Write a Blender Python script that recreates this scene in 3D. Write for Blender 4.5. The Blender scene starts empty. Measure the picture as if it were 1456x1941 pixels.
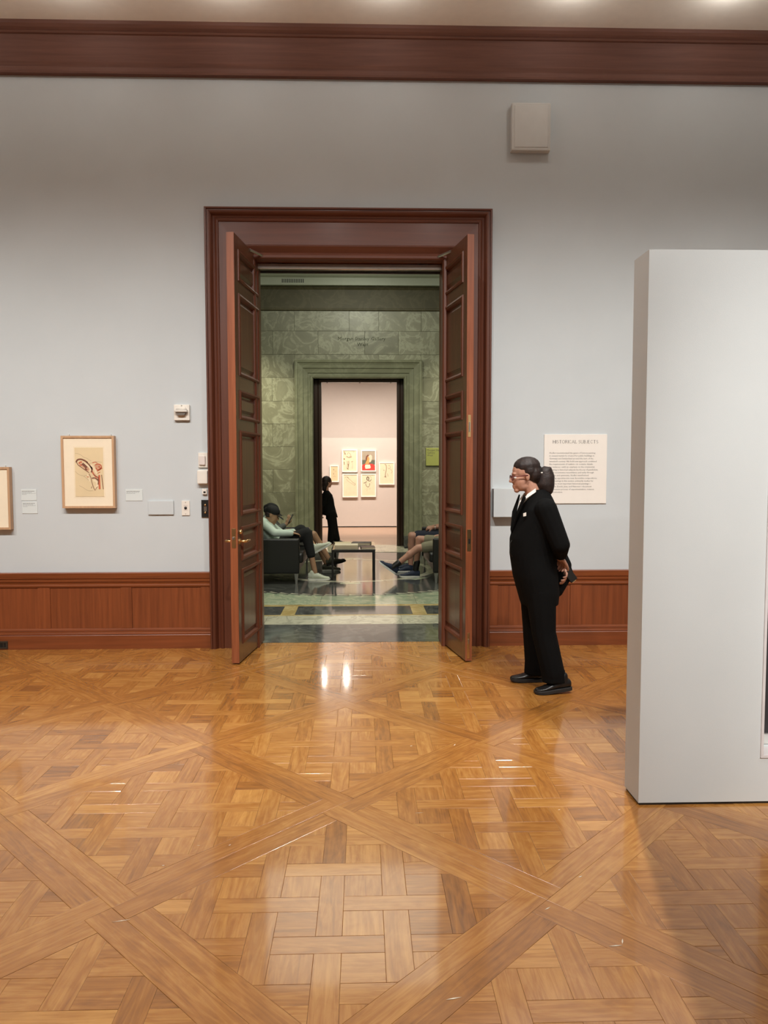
import bpy, bmesh, math, random
from mathutils import Vector, Matrix, noise
random.seed(7)
PI = math.pi
V = Vector
SC = bpy.context.scene
COL = SC.collection

# ------------------------------------------------------------------ camera
CAM_H, PITCH, ROLL, YAW, FPX = 1.58, 0.0611, -0.0014, 0.0285, 1418.0
fw = V((math.sin(YAW)*math.cos(PITCH), math.cos(YAW)*math.cos(PITCH), -math.sin(PITCH)))
rt = V((math.cos(YAW), -math.sin(YAW), 0)); up = rt.cross(fw)
rt2 = rt*math.cos(ROLL) + up*math.sin(ROLL); up2 = up*math.cos(ROLL) - rt*math.sin(ROLL)
cd = bpy.data.cameras.new('camera'); cam = bpy.data.objects.new('camera', cd); COL.objects.link(cam)
cam.matrix_world = Matrix(((rt2.x, up2.x, -fw.x, 0), (rt2.y, up2.y, -fw.y, 0), (rt2.z, up2.z, -fw.z, CAM_H), (0, 0, 0, 1)))
cd.sensor_fit = 'HORIZONTAL'; cd.sensor_width = 36; cd.lens = FPX/1456*36; cd.clip_start = 0.05; cd.clip_end = 100
SC.camera = cam

# ------------------------------------------------------------------ world, exposure, lights
w = bpy.data.worlds.new('world'); SC.world = w; w.use_nodes = True
w.node_tree.nodes['Background'].inputs[0].default_value = (1, .95, .88, 1)
w.node_tree.nodes['Background'].inputs[1].default_value = 0.02
SC.view_settings.view_transform = 'Standard'; SC.view_settings.look = 'None'
SC.view_settings.gamma = 1; SC.view_settings.use_curve_mapping = False
SC.view_settings.exposure = 0.0
WARM = (1, .86, .70); NEUT = (1, .975, .93); COOL = (1, 1, .84); PINK = (1, .90, .79)

def spot(loc, target, power, deg=60, blend=1.0, radius=.06, color=NEUT):
    l = bpy.data.lights.new('spot_light', 'SPOT'); l.energy = power; l.spot_size = math.radians(deg)
    l.spot_blend = blend; l.shadow_soft_size = radius; l.color = color
    o = bpy.data.objects.new('spot_light', l); COL.objects.link(o); o.location = loc
    o.rotation_euler = (V(target)-V(loc)).to_track_quat('-Z', 'Y').to_euler(); return o

def area(loc, target, power, sx, sy, color=NEUT):
    l = bpy.data.lights.new('area_light', 'AREA'); l.energy = power; l.shape = 'RECTANGLE'; l.size = sx; l.size_y = sy
    l.color = color
    o = bpy.data.objects.new('area_light', l); COL.objects.link(o); o.location = loc
    o.rotation_euler = (V(target)-V(loc)).to_track_quat('-Z', 'Y').to_euler(); return o

# track spots washing the picture wall
for x in (-4.6, -3.2, -1.8, -.4, 1.0, 2.4, 3.8):
    spot((x, 2.3, 5.10), (x, 6.5, .30), 405, 72, 1.0, .05)
# stray light of the lamp heads just under the ceiling
for x in (-4.6, -3.4, -2.2, -1.0, .2, 1.6, 2.8, 4.0):
    l = bpy.data.lights.new('lamp_spill', 'POINT'); l.energy = 4.0; l.shadow_soft_size = .06; l.color = NEUT
    o = bpy.data.objects.new('lamp_spill', l); COL.objects.link(o); o.location = (x, 5.74, 5.05)
# spots over the parquet, hung near the picture wall
for x, y, tx, ty, pw in ((1.75, 5.75, .2, 1.5, 760), (-.6, 5.5, -.7, 1.9, 300), (-2.8, 5.3, -2.2, 2.2, 400)):
    spot((x, y, 5.10), (tx, ty, 0), pw, 72, .9, .05)
# spots on the front of the free-standing partition
spot((2.0, -1.8, 5.10), (2.2, 3.4, .95), 1450, 30, 1.0, .05)
spot((3.6, -1.8, 5.10), (3.4, 3.4, .95), 1450, 30, 1.0, .05)
# added soft fill under the gallery ceiling, lifts the ambient light on the walls
area((0, .3, 5.155), (0, .3, 0), 60, 6.5, 5.0)
# vestibule: luminous ceiling, added fill spots and wall spots
area((-.1, 10.7, 5.55), (-.1, 10.7, 0), 150, 4.4, 4.4, COOL)
spot((-.1, 8.3, 5.4), (-.1, 8.3, 0), 330, 70, 1.0, .15, COOL)  # added spot, brightens the marble floor
spot((-.1, 11.2, 5.4), (-.1, 14.6, 3.2), 150, 70, 1.0, .1, COOL)  # added spot, brightens the upper marble wall
spot((-2.2, 12.9, 5.3), (-2.0, 14.6, .6), 820, 60, 1.0, .06, (1, .93, .68))
spot((2.2, 12.9, 5.3), (1.8, 14.6, .6), 640, 60, 1.0, .06, (1, .95, .75))
# far gallery
for x in (-1.6, 0, 1.6):
    spot((x, 16.4, 4.9), (x, 19.4, 1.3), 640, 84, 1.0, .05, PINK)
spot((0, 17.2, 4.9), (0, 17.0, 0), 330, 80, 1.0, .05, PINK)
spot((-1.0, 18.5, 3.71), (-.5, 5.4, 0), 50, 26, .5, .04, PINK)
spot((-.42, 18.5, 3.71), (-.2, 5.4, 0), 24, 26, .5, .04, PINK)

# ------------------------------------------------------------------ materials
MATS = {}
def nodes_of(m): return m.node_tree.nodes, m.node_tree.links
def mat(name, col, rough=.5, metal=0.0, spec=.5, coat=0.0, noise_amt=.06, noise_scale=12, bump=0.0, bump_scale=60, emit=None):
    """plain procedural material: base colour broken up by a little noise, optional fine bump"""
    if name in MATS: return MATS[name]
    m = bpy.data.materials.new(name); m.use_nodes = True; n, l = nodes_of(m)
    b = n['Principled BSDF']; b.inputs['Roughness'].default_value = rough; b.inputs['Metallic'].default_value = metal
    b.inputs['Specular IOR Level'].default_value = spec; b.inputs['Coat Weight'].default_value = coat
    tc = n.new('ShaderNodeTexCoord'); tx = n.new('ShaderNodeTexNoise'); tx.inputs['Scale'].default_value = noise_scale
    tx.inputs['Detail'].default_value = 4; l.new(tc.outputs['Object'], tx.inputs['Vector'])
    r = n.new('ShaderNodeValToRGB'); c = V(col)
    a = 1-noise_amt; z = 1+noise_amt
    r.color_ramp.elements[0].position = .3; r.color_ramp.elements[1].position = .7
    r.color_ramp.elements[0].color = (c.x*a, c.y*a, c.z*a, 1); r.color_ramp.elements[1].color = (c.x*z, c.y*z, c.z*z, 1)
    l.new(tx.outputs['Fac'], r.inputs['Fac']); l.new(r.outputs['Color'], b.inputs['Base Color'])
    if bump:
        t2 = n.new('ShaderNodeTexNoise'); t2.inputs['Scale'].default_value = bump_scale; l.new(tc.outputs['Object'], t2.inputs['Vector'])
        bp = n.new('ShaderNodeBump'); bp.inputs['Strength'].default_value = bump; bp.inputs['Distance'].default_value = .004
        l.new(t2.outputs['Fac'], bp.inputs['Height']); l.new(bp.outputs['Normal'], b.inputs['Normal'])
    if emit: b.inputs['Emission Color'].default_value = (*col, 1); b.inputs['Emission Strength'].default_value = emit
    MATS[name] = m; return m

def wood(name, dark, light, axis='Z', rough=.35, coat=.2, scale=1.0, vary=.25):
    """polished wood with grain running along an axis; each object's tone differs a little"""
    if name in MATS: return MATS[name]
    m = bpy.data.materials.new(name); m.use_nodes = True; n, l = nodes_of(m); b = n['Principled BSDF']
    tc = n.new('ShaderNodeTexCoord'); mp = n.new('ShaderNodeMapping'); l.new(tc.outputs['Object'], mp.inputs['Vector'])
    s = {'X': (1.2, 28, 28), 'Y': (28, 1.2, 28), 'Z': (28, 28, 1.2)}[axis]
    mp.inputs['Scale'].default_value = tuple(v*scale for v in s)
    tx = n.new('ShaderNodeTexNoise'); tx.inputs['Scale'].default_value = 1; tx.inputs['Detail'].default_value = 6; tx.inputs['Roughness'].default_value = .6
    tx.inputs['Distortion'].default_value = .6
    l.new(mp.outputs['Vector'], tx.inputs['Vector'])
    r = n.new('ShaderNodeValToRGB'); r.color_ramp.elements[0].position = .3; r.color_ramp.elements[1].position = .72
    r.color_ramp.elements[0].color = (*dark, 1); r.color_ramp.elements[1].color = (*light, 1)
    l.new(tx.outputs['Fac'], r.inputs['Fac'])
    oi = n.new('ShaderNodeObjectInfo'); mr = n.new('ShaderNodeMapRange'); mr.inputs[3].default_value = 1-vary; mr.inputs[4].default_value = 1+vary
    l.new(oi.outputs['Random'], mr.inputs[0])
    hs = n.new('ShaderNodeHueSaturation'); l.new(mr.outputs[0], hs.inputs['Value']); l.new(r.outputs['Color'], hs.inputs['Color'])
    l.new(hs.outputs['Color'], b.inputs['Base Color'])
    b.inputs['Roughness'].default_value = rough; b.inputs['Coat Weight'].default_value = coat; b.inputs['Coat Roughness'].default_value = .2
    bp = n.new('ShaderNodeBump'); bp.inputs['Strength'].default_value = .06; bp.inputs['Distance'].default_value = .003
    l.new(tx.outputs['Fac'], bp.inputs['Height']); l.new(bp.outputs['Normal'], b.inputs['Normal'])
    MATS[name] = m; return m

def marble(name, base, vein, scale=2.0, rough=.3, vary=.12, cloud=None):
    if name in MATS: return MATS[name]
    m = bpy.data.materials.new(name); m.use_nodes = True; n, l = nodes_of(m); b = n['Principled BSDF']
    tc = n.new('ShaderNodeTexCoord'); oi = n.new('ShaderNodeObjectInfo')
    vm = n.new('ShaderNodeVectorMath'); vm.operation = 'MULTIPLY_ADD'
    cb = n.new('ShaderNodeCombineXYZ')
    for k in range(3): l.new(oi.outputs['Random'], cb.inputs[k])
    vm.inputs[1].default_value = (37, 53, 71); l.new(cb.outputs[0], vm.inputs[0]); l.new(tc.outputs['Object'], vm.inputs[2])
    tx = n.new('ShaderNodeTexNoise'); tx.inputs['Scale'].default_value = scale; tx.inputs['Detail'].default_value = 8
    tx.inputs['Distortion'].default_value = 1.6; tx.inputs['Roughness'].default_value = .62; l.new(vm.outputs[0], tx.inputs['Vector'])
    r = n.new('ShaderNodeValToRGB'); e = r.color_ramp.elements
    cloud = cloud or [x*.7 for x in base]
    e[0].position = .28; e[0].color = (*cloud, 1); e[1].position = .47; e[1].color = (*base, 1)
    x = e.new(.53); x.color = (*vein, 1); x = e.new(.58); x.color = (*base, 1); x = e.new(.75); x.color = (*[(p+q)/2 for p, q in zip(base, vein)], 1)
    l.new(tx.outputs['Fac'], r.inputs['Fac'])
    mr = n.new('ShaderNodeMapRange'); mr.inputs[3].default_value = 1-vary; mr.inputs[4].default_value = 1+vary; l.new(oi.outputs['Random'], mr.inputs[0])
    hs = n.new('ShaderNodeHueSaturation'); l.new(mr.outputs[0], hs.inputs['Value']); l.new(r.outputs['Color'], hs.inputs['Color'])
    l.new(hs.outputs['Color'], b.inputs['Base Color']); b.inputs['Roughness'].default_value = rough
    MATS[name] = m; return m

def parquet_mat():
    m = bpy.data.materials.new('parquet_oak'); m.use_nodes = True; n, l = nodes_of(m); b = n['Principled BSDF']
    uv = n.new('ShaderNodeUVMap'); uv.uv_map = 'grain'
    at = n.new('ShaderNodeAttribute'); at.attribute_name = 'tone'
    mp = n.new('ShaderNodeMapping'); mp.inputs['Scale'].default_value = (2.6, 34, 1); l.new(uv.outputs[0], mp.inputs['Vector'])
    g = n.new('ShaderNodeTexNoise'); g.inputs['Detail'].default_value = 7; g.inputs['Scale'].default_value = 1; g.inputs['Distortion'].default_value = 1.6
    g.inputs['Roughness'].default_value = .62; l.new(mp.outputs[0], g.inputs['Vector'])
    mp2 = n.new('ShaderNodeMapping'); mp2.inputs['Scale'].default_value = (5, 11, 1); l.new(uv.outputs[0], mp2.inputs['Vector'])
    g2 = n.new('ShaderNodeTexNoise'); g2.inputs['Detail'].default_value = 3; g2.inputs['Distortion'].default_value = 2.5; g2.inputs['Scale'].default_value = 1
    l.new(mp2.outputs[0], g2.inputs['Vector'])
    a1 = n.new('ShaderNodeMath'); a1.operation = 'MULTIPLY_ADD'; a1.inputs[1].default_value = .95; l.new(g.outputs['Fac'], a1.inputs[0])
    sub = n.new('ShaderNodeMath'); sub.operation = 'SUBTRACT'; sub.inputs[1].default_value = .475+.20; l.new(at.outputs['Fac'], sub.inputs[0]); l.new(sub.outputs[0], a1.inputs[2])
    a2 = n.new('ShaderNodeMath'); a2.operation = 'MULTIPLY_ADD'; a2.inputs[1].default_value = .40; l.new(g2.outputs['Fac'], a2.inputs[0]); l.new(a1.outputs[0], a2.inputs[2])
    r = n.new('ShaderNodeValToRGB'); e = r.color_ramp.elements
    e[0].position = .0; e[0].color = (.150, .054, .015, 1); e[1].position = 1; e[1].color = (.63, .325, .088, 1)
    x = e.new(.45); x.color = (.375, .150, .030, 1)
    l.new(a2.outputs[0], r.inputs['Fac']); l.new(r.outputs['Color'], b.inputs['Base Color'])
    tc = n.new('ShaderNodeTexCoord'); rn = n.new('ShaderNodeTexNoise'); rn.inputs['Scale'].default_value = 3.0; rn.inputs['Detail'].default_value = 5
    l.new(tc.outputs['Object'], rn.inputs['Vector'])
    rr = n.new('ShaderNodeMapRange'); rr.inputs[3].default_value = .15; rr.inputs[4].default_value = .32; l.new(rn.outputs['Fac'], rr.inputs[0]); l.new(rr.outputs[0], b.inputs['Roughness'])
    b.inputs['Specular IOR Level'].default_value = .5; b.inputs['Coat Weight'].default_value = .55; b.inputs['Coat Roughness'].default_value = .07
    bp = n.new('ShaderNodeBump'); bp.inputs['Strength'].default_value = .05; bp.inputs['Distance'].default_value = .002
    l.new(g.outputs['Fac'], bp.inputs['Height']); l.new(bp.outputs['Normal'], b.inputs['Normal'])
    return m

M_PARQ = parquet_mat()
M_WALL = mat('grey_wall_paint', (.565, .595, .605), .75, noise_amt=.015, noise_scale=3, bump=.08, bump_scale=260)
M_WALLW = mat('partition_paint', (.645, .675, .68), .75, noise_amt=.015, noise_scale=3, bump=.06, bump_scale=260)
M_CEIL = mat('ceiling_plaster', (.92, .86, .77), .8, noise_amt=.02)
M_MAH = wood('mahogany_upright', (.105, .028, .012), (.155, .043, .018), 'Z', .48, .08, vary=.05)
M_MAHX = wood('mahogany_level', (.105, .028, .012), (.150, .042, .018), 'X', .52, .05, vary=.05)
M_WAIN = wood('wainscot_upright', (.16, .040, .012), (.27, .072, .021), 'Z', .38, .2, vary=.10)
M_WAINX = wood('wainscot_level', (.16, .040, .012), (.26, .070, .021), 'X', .32, .3, vary=.06)
M_DOOR = wood('door_mahogany', (.10, .042, .022), (.165, .070, .036), 'Z', .28, .4, vary=.08)
M_DOORX = wood('door_mahogany_level', (.10, .042, .022), (.165, .070, .036), 'X', .28, .4, vary=.08)
M_EDGE = wood('door_edge_wood', (.20, .055, .020), (.34, .105, .042), 'Z', .4, .1, vary=.05)
M_DKWOOD = wood('dark_door_wood', (.020, .009, .005), (.045, .018, .009), 'Z', .4, .2, vary=.1)
M_BRASS = mat('brass', (.78, .52, .25), .28, 1.0, noise_amt=.05)
M_STEEL = mat('brushed_steel', (.55, .50, .45), .3, 1.0, noise_amt=.05)
M_WHITE = mat('white_plastic', (.80, .74, .66), .45, noise_amt=.02)
M_BLACK = mat('black_plastic', (.012, .011, .010), .4)
M_GREYP = mat('grey_painted_metal', (.58, .57, .54), .5, noise_amt=.02)
M_CREAM = mat('cream_mat_board', (.86, .74, .56), .8, noise_amt=.02)
M_TAN = mat('tan_drawing_paper', (.74, .58, .35), .85, noise_amt=.05, noise_scale=5)
M_PAPER = mat('ivory_paper', (.82, .68, .47), .85, noise_amt=.04)
M_FRAMEW = wood('pale_maple', (.46, .27, .15), (.60, .37, .21), 'Z', .45, .1, vary=.05)
M_FRWHITE = mat('white_frame_paint', (.92, .88, .80), .5, noise_amt=.02)
M_INK = mat('dark_brown_ink', (.055, .022, .016), .9)
M_SEPIA = mat('sepia_chalk', (.20, .075, .045), .9)
M_RED = mat('red_chalk', (.55, .13, .06), .9)
M_PENCIL = mat('pencil_line', (.42, .31, .20), .9)
M_LABEL = mat('label_card', (.66, .70, .69), .6, noise_amt=.01)
M_PANELW = mat('text_panel_card', (.84, .78, .71), .7, noise_amt=.01)
M_TEXT = mat('printed_text', (.10, .085, .08), .9)
M_GREEN = marble('green_marble', (.205, .200, .136), (.315, .315, .225), 2.0, .35, .13, (.160, .156, .104))
M_GREEN2 = marble('green_marble_frieze', (.078, .066, .030), (.105, .090, .046), 2.6, .55, .06, (.064, .054, .025))
M_GREENM = marble('green_marble_moulding', (.205, .208, .135), (.25, .255, .17), 1.5, .3, .05, (.18, .18, .118))
M_PLAST = mat('pale_green_plaster', (.42, .45, .36), .4, noise_amt=.02)
M_VCEIL = mat('vestibule_ceiling_plaster', (.70, .72, .58), .7, noise_amt=.02)
M_GREYMB = marble('dark_grey_marble', (.066, .068, .064), (.125, .127, .115), 3.0, .10, .1, (.05, .052, .049))
M_PALEMB = marble('pale_marble', (.58, .56, .42), (.36, .355, .27), 2.4, .12, .06, (.50, .49, .38))
M_GRNMB = marble('pale_green_marble', (.33, .40, .27), (.52, .55, .38), 2.6, .12, .06, (.25, .32, .22))
M_YELMB = marble('yellow_marble', (.48, .36, .14), (.62, .50, .24), 3.0, .12, .06, (.40, .28, .10))
M_PINKW = mat('pink_gallery_paint', (.62, .535, .48), .8, noise_amt=.01)
M_PINKF = wood('pink_oak_floor', (.42, .25, .16), (.56, .36, .25), 'X', .3, .2, vary=.05)
M_LEATH = mat('black_leather', (.012, .012, .011), .38, bump=.15, bump_scale=220)
M_SKIN = mat('skin_light', (.50, .255, .175), .5, noise_amt=.06, noise_scale=20)
M_SKIN2 = mat('skin_tanned', (.44, .25, .14), .5, noise_amt=.06, noise_scale=20)
M_SUIT = mat('black_suit_cloth', (.0045, .0045, .0045), .9, spec=.12, bump=.25, bump_scale=300)
M_HAIR = mat('dark_hair', (.020, .010, .008), .58, noise_amt=.4, noise_scale=45, bump=.4, bump_scale=90)
M_SHOE = mat('black_shoe_leather', (.010, .009, .009), .3)
M_SOLE = mat('shoe_sole_rubber', (.016, .014, .013), .7)
M_SHIRTW = mat('white_shirt_cotton', (.80, .77, .72), .8)
M_MINT = mat('mint_shirt_cotton', (.62, .74, .64), .8, noise_amt=.05, bump=.3, bump_scale=30)
M_GREYT = mat('grey_shirt_cotton', (.13, .135, .12), .85)
M_NAVY = mat('navy_cloth', (.012, .015, .032), .85)
M_KHAKI = mat('khaki_cloth', (.22, .20, .13), .85)
M_STRIPE = mat('dark_top_cloth', (.05, .055, .06), .85)
M_SNKR = mat('pale_sneaker_mesh', (.60, .63, .50), .7)
M_SNKRD = mat('olive_sneaker_mesh', (.075, .075, .05), .7)
M_SNKRN = mat('navy_sneaker_mesh', (.012, .022, .05), .7)
M_SOLEW = mat('white_sneaker_sole', (.68, .68, .62), .6)
M_GLASSR = mat('dark_red_frames', (.10, .012, .016), .35)
M_SIGN = mat('yellow_green_sign', (.36, .37, .10), .6, noise_amt=.02)
M_GLASST = mat('dark_glass_top', (.05, .05, .045), .06, spec=.7)

# ------------------------------------------------------------------ mesh helpers
class MB:
    def __init__(s): s.v = []; s.f = []
    def add(s, vs, fs):
        o = len(s.v); s.v += [V(x) for x in vs]; s.f += [tuple(i+o for i in f) for f in fs]; return s
    def box(s, x0, x1, y0, y1, z0, z1):
        return s.add([(x0,y0,z0),(x1,y0,z0),(x1,y1,z0),(x0,y1,z0),(x0,y0,z1),(x1,y0,z1),(x1,y1,z1),(x0,y1,z1)],
                     [(0,3,2,1),(4,5,6,7),(0,1,5,4),(1,2,6,5),(2,3,7,6),(3,0,4,7)])
    def prism(s, poly, z0, z1):
        n = len(poly); return s.add([(x,y,z0) for x,y in poly]+[(x,y,z1) for x,y in poly],
            [tuple(range(n-1,-1,-1)), tuple(range(n,2*n))]+[(i,(i+1)%n,n+(i+1)%n,n+i) for i in range(n)])
    def slabxz(s, poly, y0, y1):
        """polygon in x,z given thickness along y (y0 faces the viewer)"""
        n = len(poly); return s.add([(x,y0,z) for x,z in poly]+[(x,y1,z) for x,z in poly],
            [tuple(range(n)), tuple(range(2*n-1,n-1,-1))]+[(i,n+i,n+(i+1)%n,(i+1)%n) for i in range(n)])
    def extrude_x(s, prof, x0, x1):
        """profile of (y,z) points drawn out along x"""
        n = len(prof); return s.add([(x0,y,z) for y,z in prof]+[(x1,y,z) for y,z in prof],
            [tuple(range(n-1,-1,-1)), tuple(range(n,2*n))]+[(i,(i+1)%n,n+(i+1)%n,n+i) for i in range(n)])
    def casing(s, x0, x1, zt, yw, prof, z0=0.0, closed_below=False, only=None):
        """mitred surround of an opening: prof = (outward, toward the viewer) points"""
        rings = []
        for o, d in prof:
            if closed_below: rings.append([(x0-o,yw-d,z0-o),(x0-o,yw-d,zt+o),(x1+o,yw-d,zt+o),(x1+o,yw-d,z0-o)])
            else: rings.append([(x0-o,yw-d,z0),(x0-o,yw-d,zt+o),(x1+o,yw-d,zt+o),(x1+o,yw-d,z0)])
        n = len(rings); vs = [p for r in rings for p in r]; fs = []
        for i in range(n):
            j = (i+1) % n
            for k in (range(4 if closed_below else 3) if only is None else only):
                k2 = (k+1) % 4; fs.append((i*4+k, i*4+k2, j*4+k2, j*4+k))
        if not closed_below and only is None:
            fs.append(tuple(i*4 for i in range(n))); fs.append(tuple(i*4+3 for i in range(n-1,-1,-1)))
        return s.add(vs, fs)
    def rings(s, rs, cap=True):
        n = len(rs[0]); vs = [p for r in rs for p in r]; fs = []
        for i in range(len(rs)-1):
            for k in range(n): fs.append((i*n+k, i*n+(k+1)%n, (i+1)*n+(k+1)%n, (i+1)*n+k))
        if cap: fs.append(tuple(range(n-1,-1,-1))); fs.append(tuple((len(rs)-1)*n+k for k in range(n)))
        return s.add(vs, fs)
    def tube(s, pts, r, n=8):
        pts = [V(p) for p in pts]; rr = r if isinstance(r, (list, tuple)) else [r]*len(pts); rs = []; a = None
        for i, p in enumerate(pts):
            t = (pts[min(i+1, len(pts)-1)]-pts[max(i-1, 0)]).normalized()
            if a is None: a = t.orthogonal().normalized()
            else: a = (a-t*a.dot(t)).normalized()
            b = t.cross(a); rs.append([p+(a*math.cos(2*PI*k/n)+b*math.sin(2*PI*k/n))*rr[i] for k in range(n)])
        return s.rings(rs)
    def ell(s, c, r, M=None, n=14, m=9):
        c = V(c); rs = []
        for i in range(1, m):
            th = PI*i/m; ring = []
            for k in range(n):
                ph = 2*PI*k/n; d = V((math.sin(th)*math.cos(ph)*r[0], math.sin(th)*math.sin(ph)*r[1], -math.cos(th)*r[2]))
                ring.append(c+(M @ d if M else d))
            rs.append(ring)
        o = len(s.v); s.rings(rs, cap=False); s.f = s.f
        a = V((0,0,-r[2])); b = V((0,0,r[2])); ia = len(s.v); s.v += [c+(M @ a if M else a), c+(M @ b if M else b)]
        for k in range(n): s.f.append((ia, o+(k+1)%n, o+k)); q = o+(m-2)*n; s.f.append((ia+1, q+k, q+(k+1)%n))
        return s
    def cap(s, a, b, ra, rb, n=12):
        a = V(a); b = V(b); t = (b-a); L = t.length; t = t.normalized() if L > 1e-6 else V((0,0,1)); u = t.orthogonal().normalized(); v = t.cross(u); rs = []
        for th in (.15, .5, .95, 1.3): rs.append((a-t*ra*math.cos(th), ra*math.sin(th)))
        rs.append((a, ra)); rs.append((b, rb))
        for th in (1.3, .95, .5, .15): rs.append((b+t*rb*math.cos(th), rb*math.sin(th)))
        return s.rings([[c+(u*math.cos(2*PI*k/n)+v*math.sin(2*PI*k/n))*r for k in range(n)] for c, r in rs])
    def loft(s, secs, n=22):
        """closed loft of ellipses: (centre, half-axis vector, half-axis vector)"""
        return s.rings([[V(c)+V(a)*math.cos(2*PI*k/n)+V(b)*math.sin(2*PI*k/n) for k in range(n)] for c, a, b in secs])
    def stroke(s, pts, wd, y, org=(0,0), sc=(1,1)):
        """flat pen stroke in the x,z plane at depth y"""
        P = [V((org[0]+p[0]*sc[0], org[1]+p[1]*sc[1])) for p in pts]
        if len(P) > 2: P = catmull(P)
        L = []
        for i, p in enumerate(P):
            t = (P[min(i+1, len(P)-1)]-P[max(i-1, 0)])
            if t.length < 1e-9: t = V((1, 0))
            t.normalize(); nrm = V((-t.y, t.x)); ww = (wd if not isinstance(wd, tuple) else wd[0]+(wd[1]-wd[0])*i/(len(P)-1))/2
            L.append((p+nrm*ww, p-nrm*ww))
        for i in range(len(L)-1):
            a, b = L[i]; c, d = L[i+1]
            s.add([(a.x,y,a.y),(b.x,y,b.y),(d.x,y,d.y),(c.x,y,c.y)], [(0,1,2,3)])
        return s

def catmull(P, k=5):
    out = []
    for i in range(len(P)-1):
        p0, p1, p2, p3 = P[max(i-1,0)], P[i], P[i+1], P[min(i+2,len(P)-1)]
        for j in range(k):
            t = j/k; out.append(.5*((2*p1)+(p2-p0)*t+(2*p0-5*p1+4*p2-p3)*t*t+(3*p1-p0-3*p2+p3)*t**3))
    out.append(P[-1]); return out

ROOT = {}
def link(name, me, m, parent=None, smooth=False):
    o = bpy.data.objects.new(name, me); COL.objects.link(o)
    if m and not me.materials: me.materials.append(m)
    if smooth: me.polygons.foreach_set('use_smooth', [True]*len(me.polygons))
    if parent: o.parent = parent; ROOT[o.name] = ROOT.get(parent.name, V((0,0,0)))
    return o
def mesh_of(mb, off=V((0,0,0)), bevel=0, seg=1, weld=False):
    me = bpy.data.meshes.new('mesh'); me.from_pydata([tuple(v-off) for v in mb.v], [], mb.f)
    bm = bmesh.new(); bm.from_mesh(me)
    if weld: bmesh.ops.remove_doubles(bm, verts=bm.verts, dist=1e-5)
    bmesh.ops.recalc_face_normals(bm, faces=bm.faces)
    if bevel: bmesh.ops.bevel(bm, geom=list(bm.edges), offset=bevel, segments=seg, affect='EDGES', profile=.7, clamp_overlap=True)
    bm.to_mesh(me); bm.free(); return me
def obj(name, mb, m, parent=None, bevel=0, seg=1, smooth=False, local=False):
    """one mesh object; vertices are given in world coordinates unless local"""
    off = V((0,0,0)) if (local or parent is None) else ROOT.get(parent.name, V((0,0,0)))
    return link(name, mesh_of(mb, off, bevel, seg), m, parent, smooth)
def tag(o, label=None, cat=None, group=None, kind=None):
    if label: o['label'] = label
    if cat: o['category'] = cat
    if group: o['group'] = group
    if kind: o['kind'] = kind
    return o
def thing(name, label, cat, loc=(0,0,0), group=None):
    o = bpy.data.objects.new(name, None); COL.objects.link(o); o.location = loc; o.empty_display_size = .1
    ROOT[o.name] = V(loc); return tag(o, label, cat, group)
def struct(name, mb, m, label, cat='wall', bevel=0):
    o = obj(name, mb, m, None, bevel); return tag(o, label, cat, None, 'structure')
def B(*a): return MB().box(*a)

# ------------------------------------------------------------------ MAIN ROOM SHELL
YW = 6.508
struct('wall_front', MB().box(-6, -1.05, YW, YW+.2, 0, 5.35).box(.84, 6, YW, YW+.2, 0, 5.35).box(-1.05, .84, YW, YW+.2, 3.46, 5.35),
       M_WALL, 'light grey painted picture wall around the tall wooden doorway')
struct('wall_left', B(-6.2, -6, -4.2, YW+.2, 0, 5.35), M_WALL, 'grey side wall of the gallery, left of the framed drawings')
struct('wall_right', B(6, 6.2, -4.2, YW+.2, 0, 5.35), M_WALL, 'grey side wall of the gallery, right of the partition')
struct('wall_back', B(-6.2, 6.2, -4.4, -4.2, 0, 5.35), M_WALL, 'grey wall of the gallery behind the viewer')
struct('ceiling', B(-6.2, 6.2, -4.4, YW+.2, 5.17, 5.45), M_CEIL, 'warm beige plaster ceiling above the brown cornice', 'ceiling')
# wooden cornice
cor = [(YW,4.80),(YW-.05,4.80),(YW-.055,4.815),(YW-.05,4.845),(YW-.035,4.85),(YW-.035,4.865),(YW-.05,4.90),(YW-.075,4.98),(YW-.10,5.06),(YW-.115,5.10),(YW-.135,5.105),
       (YW-.145,5.125),(YW-.14,5.14),(YW-.165,5.165),(YW-.185,5.20),(YW-.19,5.25),(YW,5.25)]
cor = [(y, 4.825+(z-4.80)*.9 if z <= 5.10 else 5.095+(z-5.10)*.5) for y, z in cor]
struct('trim_1', MB().extrude_x(cor, -6, 6), wood('cornice_wood_hazed', (.125, .050, .034), (.185, .078, .052), 'X', .65, 0, vary=.03), 'reddish brown wooden cornice running along the top of the grey wall', 'cornice')  # wood colour raised and greyed to hold the flare haze

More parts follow.
